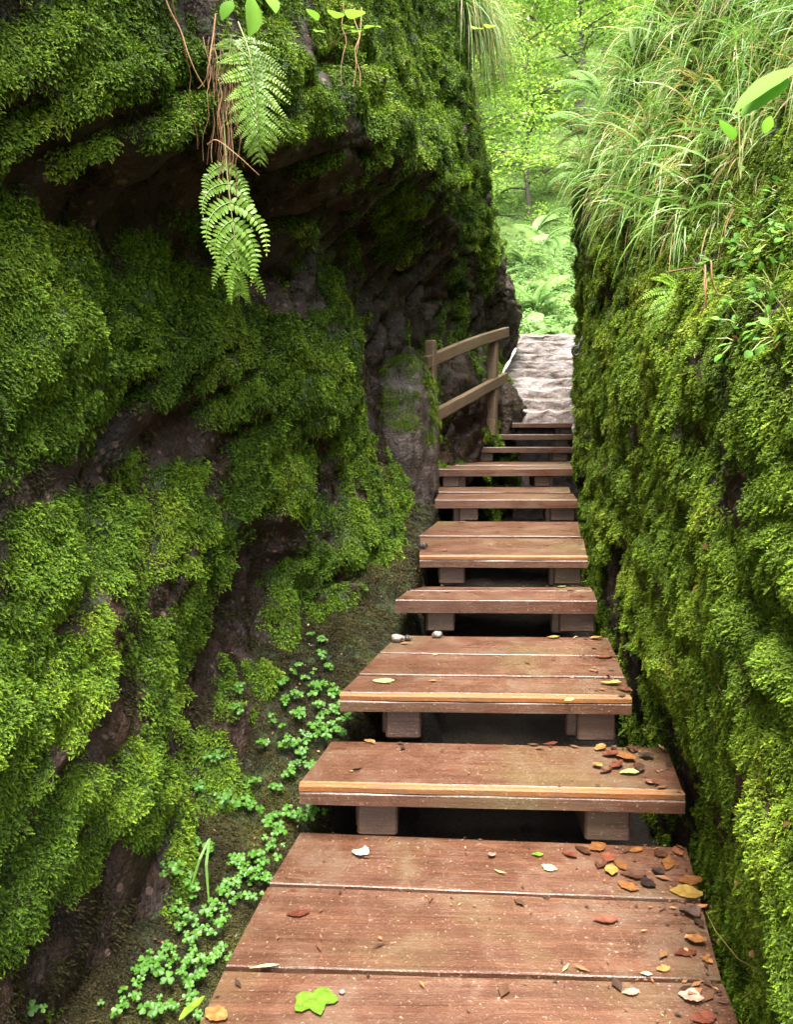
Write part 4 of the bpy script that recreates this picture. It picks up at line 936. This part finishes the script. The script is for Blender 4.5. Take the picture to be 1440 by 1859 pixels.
# ------------------------------------------------------------------ broad-leaved plants
def broad_leaf(L, W, fold=.12, droop=.25, n=8, teeth=.04):
    s = np.linspace(0, 1, n + 1); V = []; F = []
    for k, t in enumerate(s):
        w = W * math.sin(math.pi * min(t * .93 + .05, 1)) ** .85 * (1 - .25 * t) * (1 + teeth * (-1) ** k); z = -droop * t * t * L
        V += [(-w, t * L, z + fold * w), (-w * .5, t * L, z + fold * w * .6), (0, t * L, z), (w * .5, t * L, z + fold * w * .6), (w, t * L, z + fold * w)]
    for k in range(n):
        for j in range(4): a = k * 5 + j; F.append((a, a + 1, a + 6, a + 5))
    return np.array(V, float), np.array(F)
def leafy_plant(name, label, base, specs, cat='plant', mat=None, grp=None):
    """specs: (tip point, leaf length, leaf width, roll, tone)"""
    root = empty(name, base); tag(root, label, cat, grp); b = np.array(base)
    for (tip, L, W, roll, tone) in specs:
        tip = np.array(tip); d = tip - b; dist = np.linalg.norm(d); d = d / (dist + 1e-9); st = tip - d * L
        if dist > L * 1.8:
            A = Acc(); mid = (b + st) / 2 + np.array([0, 0, .12 * (dist - L)]); v, f = tube_np(np.array([b, mid, st]) - b, [.0016, .0013, .001], 5); A.add(v, f, .8); link('stalk', A.mesh('stalk', [M['stem']]), root)
        v, f = broad_leaf(L, W); up = np.array([0.15 * math.sin(roll), -.35, 1.0]) + np.array([math.sin(roll), 0, 0]); y = d - up * (d @ up) / (up @ up)
        Mx = frames((up - d * (up @ d))[None], d[None])[0]
        A = Acc(); A.add(v @ Mx.T + (st - b), f, tone); link('leaf', A.mesh('leaf', [mat or M['herb']], True), root)
    return root
T = lambda x, y, Y: tuple(P(x, y, Y))
leafy_plant('leafy_plant', 'bright green broad leaf drooping above the upper fern at the top edge', T(455, -40, 1.95), [(T(466, 52, 1.86), .105, .030, 1.0, .6), (T(505, 12, 1.9), .06, .028, .2, .7), (T(400, 28, 1.9), .05, .02, .3, .5)])
leafy_plant('leafy_plant', 'thin-stalked plant with bright yellow-green leaves at the top of the left rock', T(600, 90, 2.66), [(T(575, 46, 2.4), .07, .02, .1, .9), (T(640, 36, 2.4), .08, .026, .1, .95), (T(690, 36, 2.42), .08, .022, 0, .9), (T(612, 10, 2.4), .07, .03, .2, .9), (T(655, 5, 2.4), .09, .035, .1, 1.), (T(560, 4, 2.45), .08, .02, .1, .8), (T(660, 45, 2.45), .07, .022, .1, .9)])
h = hit(1430, 170); yb = h[0].y if h else 2.2
leafy_plant('leafy_plant', 'large pointed green leaf reaching in from the right edge above the turf', T(1490, 110, 1.75), [(T(1335, 160, 1.66), .19, .034, .2, .55), (T(1350, 185, 1.70), .12, .04, .5, .5)])
leafy_plant('leafy_plant', 'small plant with rounded leaves on a thin upright stalk in the right grass', T(1345, 330, 1.95), [(T(1318, 210, 1.85), .06, .030, .4, .45), (T(1372, 30, 1.95), .055, .022, .9, .4), (T(1335, 32, 2.0), .06, .02, .6, .5), (T(1335, 104, 1.95), .07, .014, .5, .5), (T(1405, 205, 1.8), .05, .014, .4, .6)])
h = hit(1180, 90); yb = h[0].y if h else 5
leafy_plant('leafy_plant', 'whorl of narrow grey-green leaves standing in the grass beside the gap', T(1172, 160, yb - .35), [(T(1172 + 52 * math.cos(a), 90 + 60 * math.sin(a), yb - .35), .17, .018, a, .75) for a in np.linspace(0, 5.6, 8)], mat=M['fern_far'])
leafy_plant('leafy_plant', 'bright lobed leaf at the top of the left rock beside the gap', T(880, 60, 5.9), [(T(862, 44, 5.7), .12, .05, .2, .95), (T(895, 38, 5.7), .12, .05, .1, .95)])
r = np.random.default_rng(90)
for k in range(46):
    x = r.uniform(1330, 1450) if k < 34 else r.uniform(1230, 1400); y = r.uniform(330, 640) if k < 34 else r.uniform(350, 520)
    h = hit(x, y, (1,))
    if not h: continue
    b = h[0]; nn = h[1]; nn = -nn if nn.x > 0 else nn; sp = []
    for j in range(r.integers(6, 11)):
        q = Vector(r.normal(0, 1, 3)) * .022 + nn * r.uniform(.010, .035) + Vector((0, 0, r.uniform(-.03, .02))); sp.append((tuple(b + q), r.uniform(.013, .025), r.uniform(.006, .010), r.uniform(-1, 1), r.uniform(.1, .8)))
    leafy_plant('seedling', 'small leafy seedling rooted in the moss under the right turf edge', tuple(b), sp, 'seedling', M['herb_dark'], 'seedlings on the right wall')

# ------------------------------------------------------------------ clover on the bank left of the steps
def clover_leaf(seed):
    r = np.random.default_rng(seed); A = Acc()
    for k in range(3):
        a = k * 2.094 + r.normal(0, .08); out = [(0, 0, 0), (.28, .22, .05), (.52, .60, .10), (.44, .92, .06), (.18, 1.0, .02), (0, .86, -.02), (-.18, 1.0, .02), (-.44, .92, .06), (-.52, .60, .10), (-.28, .22, .05)]
        v = np.array(out); v[:, 2] += .10 * np.abs(v[:, 0]) - .12 * v[:, 1] ** 2; v *= r.uniform(.9, 1.1); c, s = math.cos(a), math.sin(a)
        v = np.stack([v[:, 0] * c - v[:, 1] * s, v[:, 0] * s + v[:, 1] * c, v[:, 2]], 1)
        f = np.array([(0, 1, 2), (0, 2, 3), (0, 3, 4), (0, 4, 5), (0, 5, 6), (0, 6, 7), (0, 7, 8), (0, 8, 9)]); A.add(v, f, .5 + r.normal(0, .12))
    v, f = tube_np([[0, 0, -.02], [.1, .1, -1.], [.2, .3, -2.2]], [.05, .05, .06], 4); A.add(v, f, .3)
    return A.mesh('leaf', [M['clover']], True)
CL = [clover_leaf(k) for k in range(5)]
CLO = [(247,1800,5),(262,1760,5),(285,1790,6),(300,1740,6),(318,1775,6),(335,1800,6),(345,1760,5),(372,1772,6),(330,1840,6),(360,1850,5),(300,1850,6),(270,1845,5),(215,1848,4),(240,1835,4),(395,1745,5),(402,1758,4),(316,1672,4),(330,1700,5),(355,1720,5),(345,1690,4),(380,1700,5),(400,1690,5),(390,1665,5),(410,1650,5),(405,1632,4),(430,1620,5),(445,1600,6),(430,1575,4),(460,1610,6),(470,1590,5),(448,1645,5),(465,1570,4),(478,1605,4),(345,1548,5),(358,1546,4),(318,1585,4),(330,1615,4),(352,1640,3),(300,1590,3),(437,1580,4),(495,1500,6),(488,1520,4),(495,1550,5),(490,1540,4),(545,1490,6),(555,1480,4),(535,1495,4),(440,1475,5),(442,1460,3),(402,1460,4),(412,1448,3),(364,1448,3),(386,1383,4),(480,1362,4),(515,1360,5),(500,1325,3),(545,1380,5),(530,1400,4),(520,1410,4),(560,1395,3),(550,1360,4),(500,1440,4),(460,1430,3),(585,1340,6),(600,1325,6),(615,1335,6),(625,1318,5),(608,1295,6),(590,1305,5),(575,1325,4),(565,1345,4),(605,1275,5),(575,1270,4),(545,1305,5),(535,1278,4),(570,1290,3),(420,1300,4),(424,1260,4),(510,1250,4),(575,1255,4),(560,1240,3),(545,1222,3),(580,1205,4),(595,1225,3),(578,1170,4),(570,1165,3),(590,1262,4),(520,1285,3),(50,1840,2)]
r = np.random.default_rng(44)
DOWNV = Vector((0, 0, 1))
for k, (x, y, m) in enumerate(CLO):
    h = hit(x, y, (0, 2))
    if not h: continue
    b = h[0]; nn = h[1] if h[1].dot(Vector((0, 0, EYE)) - b) > 0 else -h[1]; dist = h[2]
    root = empty('clover_plant', b); w = 'the nearest deck' if y > 1560 else 'the second step' if y > 1345 else 'the third step'; tag(root, 'little three-leaved clover plant on the dark bank left of ' + w, 'clover', 'clover plants left of ' + w)
    for j in range(m + 1):
        s = min(r.uniform(.0060, .0155), r.uniform(.0070, .0165)) * (1.0 if dist < 2.2 else 1.2); off = Vector((r.normal(0, .014), r.normal(0, .014), 0)) + nn * r.uniform(.012, .03) + Vector((0, 0, r.uniform(.004, .02)))
        d = (nn * .5 + Vector((0, 0, .8)) + Vector((0, -.35, 0)) + Vector(r.normal(0, .22, 3))).normalized()
        o = link('leaf', CL[r.integers(0, 5)], root, off); o.rotation_mode = 'QUATERNION'; o.rotation_quaternion = d.to_track_quat('Z', 'Y') @ Euler((0, 0, r.uniform(0, 6.3))).to_quaternion(); o.scale = (s,) * 3
gt = empty('grass_tuft', hit(376, 1600, (0, 2))[0]); tag(gt, 'pair of green grass blades bent down over the clover bank', 'grass tuft')
for k, (a, b_, c) in enumerate((((380, 1522), (374, 1570), (379, 1640)), ((378, 1525), (362, 1560), (345, 1615)))):
    yb = 1.78; q = np.array([tuple(P(*a, yb)), tuple(P(*b_, yb - .03)), tuple(P(*c, yb - .05))]) - np.array(gt.location); s = np.linspace(0, 2, 9); pp = np.stack([np.interp(s, [0, 1, 2], q[:, j]) for j in range(3)], 1)
    w = .0032 * (1 - np.abs(s / 2 - .4) ** 2 * 1.5); V = np.stack([pp - [1, 0, 0] * w[:, None], pp + [0, 0, .004], pp + [1, 0, 0] * w[:, None]], 1).reshape(-1, 3) if False else np.concatenate([np.stack([pp - np.outer(w, [1, .2, 0]), pp + np.outer(w, [1, .2, 0])], 1)]).reshape(-1, 3)
    A = Acc(); A.add(V, np.array([(2 * i, 2 * i + 1, 2 * i + 3, 2 * i + 2) for i in range(8)]), .75); link('blade', A.mesh('blade', [M['grass']], False), gt)

# ------------------------------------------------------------------ fallen leaves, pebbles, litter on the decks
def fl_mat(nm, c1, c2, rough=.35): return plain_mat(nm, [(.32, tuple(q * .45 for q in c1)), (.5, tuple(q * .75 for q in c1)), (.68, tuple(q * .8 for q in c2))], rough, 55, .45, .8, .1)
FM = {'brown': fl_mat('brown_dead_leaf', (.08, .032, .016), (.20, .085, .042)), 'orange': fl_mat('orange_dead_leaf', (.24, .095, .028), (.40, .19, .06)), 'red': fl_mat('red_brown_dead_leaf', (.15, .042, .022), (.26, .085, .042)),
      'yellow': fl_mat('yellow_dead_leaf', (.38, .23, .05), (.52, .34, .10)), 'cream': fl_mat('cream_dead_leaf', (.48, .36, .22), (.66, .52, .36)), 'pink': fl_mat('pinkish_dead_leaf', (.42, .25, .18), (.55, .36, .27)),
      'green': fl_mat('fresh_green_leaf', (.14, .26, .02), (.24, .36, .04)), 'palegreen': fl_mat('pale_green_leaf', (.30, .36, .14), (.42, .46, .22)), 'dark': fl_mat('dark_wet_leaf', (.035, .018, .014), (.09, .05, .036))}
def fallen(x, y, step, size, ang, colr, label, lobes=0, curl=.15, aspect=.55, lift=.003, z=None):
    zz = STEPS[step]['z'] if z is None else z; b = PZ(x, y, zz); L = size / FPX * b.y * .95; curl = curl * .6
    if lobes:
        V = [(0, 0, 0)]; pr = [(0, .66), (14, .52), (30, .40), (46, .56), (60, .62), (74, .54), (90, .44), (112, .46), (140, .36), (165, .22), (180, .12)]
        pr = [(a, q) for a, q in pr] + [(360 - a, q) for a, q in pr[-2:0:-1]]
        for a, q in pr: V.append((math.sin(R(a)) * q, math.cos(R(a)) * q, curl * q * q * .6))
        F = [(0, k + 2, k + 1) if k + 1 < len(pr) else (0, 1, k + 1) for k in range(len(pr))]
        V = np.array(V, float) * L; F = np.array(F)
    else:
        v, F = broad_leaf(1, aspect * .55, fold=curl * .7, droop=curl * .4, n=9, teeth=.07); v[:, 1] -= .5; rs_ = np.random.default_rng(int(x * 7 + y)); v[:, :2] *= (1 + .28 * perlin(v * [2.6, 2.6, 0] + rs_.uniform(0, 90)))[:, None]; v[:, 0] += .25 * rs_.uniform(-1, 1) * v[:, 1] ** 2; v[:, 2] += perlin(v * 2.3 + rs_.uniform(0, 50)) * curl * .45 + curl * 1.0 * (v[:, 0] ** 2) + np.abs(v[:, 1]) ** 2 * curl; V = v * L
    V[:, 2] -= V[:, 2].min()
    o = link('fallen_leaf', mesh_np('fallen_leaf', V, F, [FM[colr]], True), None, (b.x, b.y, zz + lift), (0, 0, R(ang))); tag(o, label, 'leaf'); return o
fallen(570,1812,0,84,200,'green','lobed bright green leaf lying flat at the left of the nearest deck',lobes=1,curl=.05)
fallen(655,1552,0,36,70,'cream','pale cream curled leaf at the back left of the nearest deck',curl=.6,aspect=.9)
fallen(893,1554,0,22,10,'pink','small tan leaf scrap in the middle of the nearest deck near its back edge',curl=.4,aspect=.8)
fallen(977,1553,0,22,85,'green','small lime green oval leaf near the back of the nearest deck',aspect=.7,curl=.15)
fallen(997,1577,0,30,60,'palegreen','faded yellow-green leaf pressed flat just below the small lime leaf',aspect=.8,curl=.03)
fallen(1100,1673,0,52,88,'red','single red-brown leaf on the middle board of the nearest deck',aspect=.4,curl=.2)
fallen(1245,1622,0,62,75,'yellow','large mustard yellow leaf at the right edge above the first board seam',aspect=.75,curl=.12)
fallen(1256,1600,0,50,100,'orange','dull orange leaf under the mustard one at the right edge of the deck',aspect=.7,curl=.1)
fallen(1253,1660,0,44,40,'dark','dark purple-brown curled leaf at the right end of the middle board',aspect=.8,curl=.6)
fallen(1268,1650,0,40,100,'orange','orange leaf tucked over the dark curled one at the deck edge',aspect=.5,curl=.4)
fallen(1262,1710,0,42,60,'orange','light orange folded leaf on the right of the middle board',aspect=.7,curl=.5)
fallen(1245,1730,0,46,100,'red','flat red leaf below the light orange folded one',aspect=.6,curl=.1)
fallen(1284,1745,0,26,30,'orange','small orange leaf at the far right end of the middle board',aspect=.7,curl=.3)
fallen(1174,1770,0,24,80,'palegreen','tiny yellow-green leaf in the second board seam on the right',aspect=.5,curl=.2)
fallen(1205,1760,0,30,100,'orange','faint orange leaf just above the second board seam',aspect=.7,curl=.05)
fallen(1145,1804,0,36,95,'pink','thin tan oval leaf on the front board of the nearest deck',aspect=.55,curl=.12)
fallen(1255,1813,0,50,60,'pink','pale pinkish leaf with raised edges on the front board',aspect=.8,curl=.35)
fallen(1278,1850,0,60,95,'red','deep red leaf at the bottom right corner of the nearest deck',aspect=.6,curl=.1)
fallen(480,1756,0,60,100,'palegreen','narrow yellowish blade lying near the left end of the second seam',aspect=.16,curl=.1)
fallen(392,1842,0,60,60,'orange','wet rusty leaf at the bottom left corner of the nearest deck',aspect=.7,curl=.1)
fallen(350,1832,0,70,150,'green','long green leaf leaning over the left edge of the nearest deck',aspect=.35,curl=.3,lift=.004)
fallen(540,1660,0,50,100,'red','rusty leaf stuck near the left end of the middle board',aspect=.4,curl=.05)
HEAP = [(1035,1553,34,'red'),(1060,1545,40,'brown'),(1085,1540,44,'orange'),(1105,1560,40,'red'),(1128,1572,40,'orange'),(1150,1590,48,'brown'),(1140,1612,42,'orange'),(1110,1585,34,'yellow'),(1200,1552,40,'brown'),(1215,1570,46,'orange'),(1090,1572,30,'brown'),(1175,1605,40,'dark'),(1230,1548,34,'red'),(1155,1545,30,'orange'),(1195,1585,28,'dark')]
r = np.random.default_rng(12)
for k, (x, y, s, c) in enumerate(HEAP):
    o = fallen(x, y, 0, s, r.uniform(0, 180), c, 'wet dead leaf in the heap at the back right of the nearest deck', curl=r.uniform(.08, .3), aspect=r.uniform(.5, .8), lift=.002 + .0015 * (k % 4)); o['group'] = 'leaf heap on the nearest deck'
HEAP2 = [(1090,1360,30,'orange'),(1110,1372,34,'red'),(1135,1377,40,'orange'),(1150,1362,30,'brown'),(1120,1392,40,'red'),(1160,1398,34,'brown'),(1100,1400,30,'brown'),(1172,1375,30,'dark'),(1085,1392,26,'orange')]
for k, (x, y, s, c) in enumerate(HEAP2):
    o = fallen(x, y, 1, s, r.uniform(0, 180), c, 'wet dead leaf in the little heap at the right of the second step', curl=r.uniform(.15, .5), aspect=r.uniform(.5, .8), lift=.003 + .002 * (k % 3)); o['group'] = 'leaf heap on the second step'
fallen(1186,1424,1,34,60,'red','bright rust-red leaf at the right end of the second step beside its worn edge',curl=.4)
fallen(1142,1404,1,42,90,'palegreen','pale green leaf in the leaf heap of the second step',curl=.2)
fallen(672,1347,1,26,60,'orange','small orange scrap at the back left of the second step')
fallen(1000,1352,1,30,100,'red','red scrap at the back of the second step, right of its middle',curl=.2)
fallen(697,1237,2,46,88,'palegreen','pale green oval leaf at the left of the third step',curl=.04,aspect=.7)
fallen(1034,1272,2,22,120,'palegreen','small yellow-green leaf lodged on the worn front edge of the third step',curl=.2,aspect=.8)
fallen(1112,1242,2,40,80,'yellow','yellow leaf at the right end of the third step',curl=.3)
fallen(1136,1254,2,34,40,'red','red leaf at the right front corner of the third step',curl=.4)
fallen(1094,1195,2,28,70,'red','rust-red leaf on the middle board of the third step',curl=.4)
fallen(1082,1160,2,28,100,'orange','orange leaf at the back right of the third step',curl=.3)
fallen(1005,1158,2,24,90,'orange','thin orange leaf at the back of the third step',curl=.2)
fallen(1020,1066,3,16,90,'palegreen','tiny pale green leaf at the back of the fourth step')
fallen(1056,1083,3,18,90,'dark','dark red leaf at the right end of the fourth step',curl=.3)
fallen(1038,1072,3,20,70,'orange','small orange leaf between the green and dark ones on the fourth step',curl=.3)
fallen(806,1000,4,18,80,'orange','rust leaf at the left front of the fifth step',curl=.3)
fallen(835,949,4,22,80,'red','red-orange leaf at the back left of the fifth step',curl=.3)
def pebble(x, y, step, size, mat, label, z=None):
    b = PZ(x, y, STEPS[step]['z'] if z is None else z); v = ICO2_V * np.array([1, .8, .6]); v = v + v * (fbm(v * 1.4 + x, 3) * .3)[:, None]; v *= size / FPX * b.y / 2; v[:, 2] -= v[:, 2].min() + .0005
    tag(link('pebble', mesh_np('pebble', v, ICO2_F, [mat], True), None, b), label, 'pebble')
ICO2_V, ICO2_F = ico(4)
M['peb_pale'] = plain_mat('pale_pebble', [(.3, (.13, .10, .085)), (.7, (.26, .215, .19))], .5, 40); M['peb_dark'] = plain_mat('dark_stone', [(.3, (.02, .016, .014)), (.7, (.07, .055, .05))], .35, 30)
pebble(794,1157,2,18,M['peb_pale'],'small grey pebble at the back of the third step'); pebble(722,1165,2,22,M['peb_pale'],'pale pebble at the back left corner of the third step'); pebble(768,996,4,18,M['peb_dark'],'black stone at the left end of the fifth step'); pebble(621,1803,0,11,M['peb_pale'],'tiny pink pebble right of the lobed green leaf')
pebble(740,1162,2,14,M['peb_dark'],'dark little stone between the two pale pebbles of the third step')
A = Acc(); r = np.random.default_rng(15)
for (z, p) in DECKS:
    ar = np.linalg.norm(p[1] - p[0]) * np.linalg.norm(p[3] - p[0]); n = int(330 * ar * (1 if p[0][1] < 3.3 else .6)) + 6
    for k in range(n):
        s = r.random(); s = s if r.random() < .45 else 1 - abs(r.normal(0, .09)); t = r.random(); t = t if r.random() < .6 else 1 - abs(r.normal(0, .12)); s, t = np.clip([s, t], .01, .985)
        c = (p[0] * (1 - s) + p[1] * s) * (1 - t) + (p[3] * (1 - s) + p[2] * s) * t; l = r.uniform(.002, .009) if r.random() < .85 else r.uniform(.01, .022); w = l * r.uniform(.12, .6); a = r.uniform(0, 6.28); d = np.array([math.cos(a), math.sin(a)]); e = np.array([-d[1], d[0]])
        h0 = z + .0022 + r.uniform(0, .0015); q = np.array([[*(c - d * l), h0], [*(c + e * w), h0 + w * .3], [*(c + d * l), h0 + l * r.uniform(0, .3)], [*(c - e * w), h0 + w * .2]]); A.add(q, [(0, 2, 1), (0, 3, 2)], r.random() ** 1.6)
M['litter'] = tone_mat('leaf_litter', [(0, (.03, .015, .009)), (.45, (.10, .045, .022)), (.8, (.22, .10, .04)), (1, (.38, .26, .12))], trans=.05, rough=.45)
tag(link('leaf_litter', A.mesh('leaf_litter', [M['litter']], False)), 'crumbs of dead leaf and twig strewn over the wooden steps', kind='stuff')
# dead leaf scraps and bare gritty specks caught in the moss of the right wall
r = np.random.default_rng(61); w = (rmoss > .3) * (rv[:, 1] > .9) * (rv[:, 1] < 7) / np.clip(rv[:, 1], 1, 8); pt, nr, _ = sample(rv, rq, w, 420, r); nr = np.where(nr[:, :1] > 0, -nr, nr)
A = Acc(); sz = r.uniform(.006, .017, 420) * (1 + .12 * pt[:, 1]); v, f = replicate(LEAF_V - [0, .5, 0], LEAF_F, frames(nr + r.normal(0, .5, (420, 3)), r.normal(0, 1, (420, 3))), sz, pt + nr * .026); A.add(v, f, np.repeat(r.uniform(.35, 1, 420), 6))
tag(link('leaf_litter', A.mesh('leaf_litter', [M['litter']], False)), 'orange and brown scraps of dead leaf caught in the moss of the right wall', kind='stuff')
# crumbs of leaf and twig on the earth of the left bank
w = (gm > .2) * (gp[:, 1] > 1.0) * (gp[:, 1] < 5); pt, nr, _ = sample(gp, gq, w.astype(float), 1500, r)
A = Acc(); sz = r.uniform(.004, .014, 1500); Mx = frames(nr + r.normal(0, .5, (1500, 3)), r.normal(0, 1, (1500, 3))); Mx[:, :, 0] *= r.uniform(.15, 1, 1500)[:, None]
v, f = replicate(LEAF_V - [0, .5, 0], LEAF_F, Mx, sz, pt + nr * .010); A.add(v, f, np.repeat(r.random(1500) ** 1.5, 6))
tag(link('leaf_litter', A.mesh('leaf_litter', [M['litter']], False)), 'crumbs of dead leaf and twig on the dark earth left of the steps', kind='stuff')
# ------------------------------------------------------------------ iron cramp on the right wall, long stems at the lower right
M['iron'] = plain_mat('rusty_iron', [(.3, (.012, .010, .009)), (.7, (.05, .035, .028))], .55, 60, .5)
h = hit(1062, 625, (1,)); yb = min(h[0].y, 8.2) if h else 7.6; ib = P(1054, 630, yb)
iron = empty('iron_hook', ib); tag(iron, 'small black iron hook and link at the right wall edge beside the stone steps', 'hook')
A = Acc(); v, f = tube_np(np.array([tuple(P(1062, 600, yb)), tuple(P(1056, 618, yb - .03)), tuple(P(1050, 630, yb - .05)), tuple(P(1047, 634, yb - .05))]) - np.array(ib), .010, 6); A.add(v, f); link('bar', A.mesh('bar', [M['iron']]), iron)
A = Acc(); c = np.array(tuple(P(1046, 637, yb - .05))) - np.array(ib); th = np.linspace(0, 6.283, 14); v, f = tube_np(c + np.stack([np.cos(th) * .026, np.zeros(14), np.sin(th) * .034], 1), .009, 6); A.add(v, f); link('link', A.mesh('link', [M['iron']]), iron)
gs = empty('grass_tuft', P(1420, 1760, 1.25)); tag(gs, 'long pale grass stem arching down beside the right end of the nearest deck', 'grass tuft')
A = Acc(); v, f = tube_np(np.array([tuple(P(*q)) for q in ((1282, 1655, 1.62), (1300, 1690, 1.5), (1340, 1740, 1.38), (1400, 1775, 1.27), (1430, 1790, 1.2))]) - np.array(gs.location), .0009, 5); A.add(v, f, .2); link('blade', A.mesh('blade', [M['grass']]), gs)
A = Acc(); v, f = tube_np(np.array([tuple(P(*q)) for q in ((1345, 1815, 1.30), (1380, 1785, 1.26), (1430, 1765, 1.2))]) - np.array(gs.location), .0007, 5); A.add(v, f, .2); link('blade', A.mesh('blade', [M['grass']]), gs)
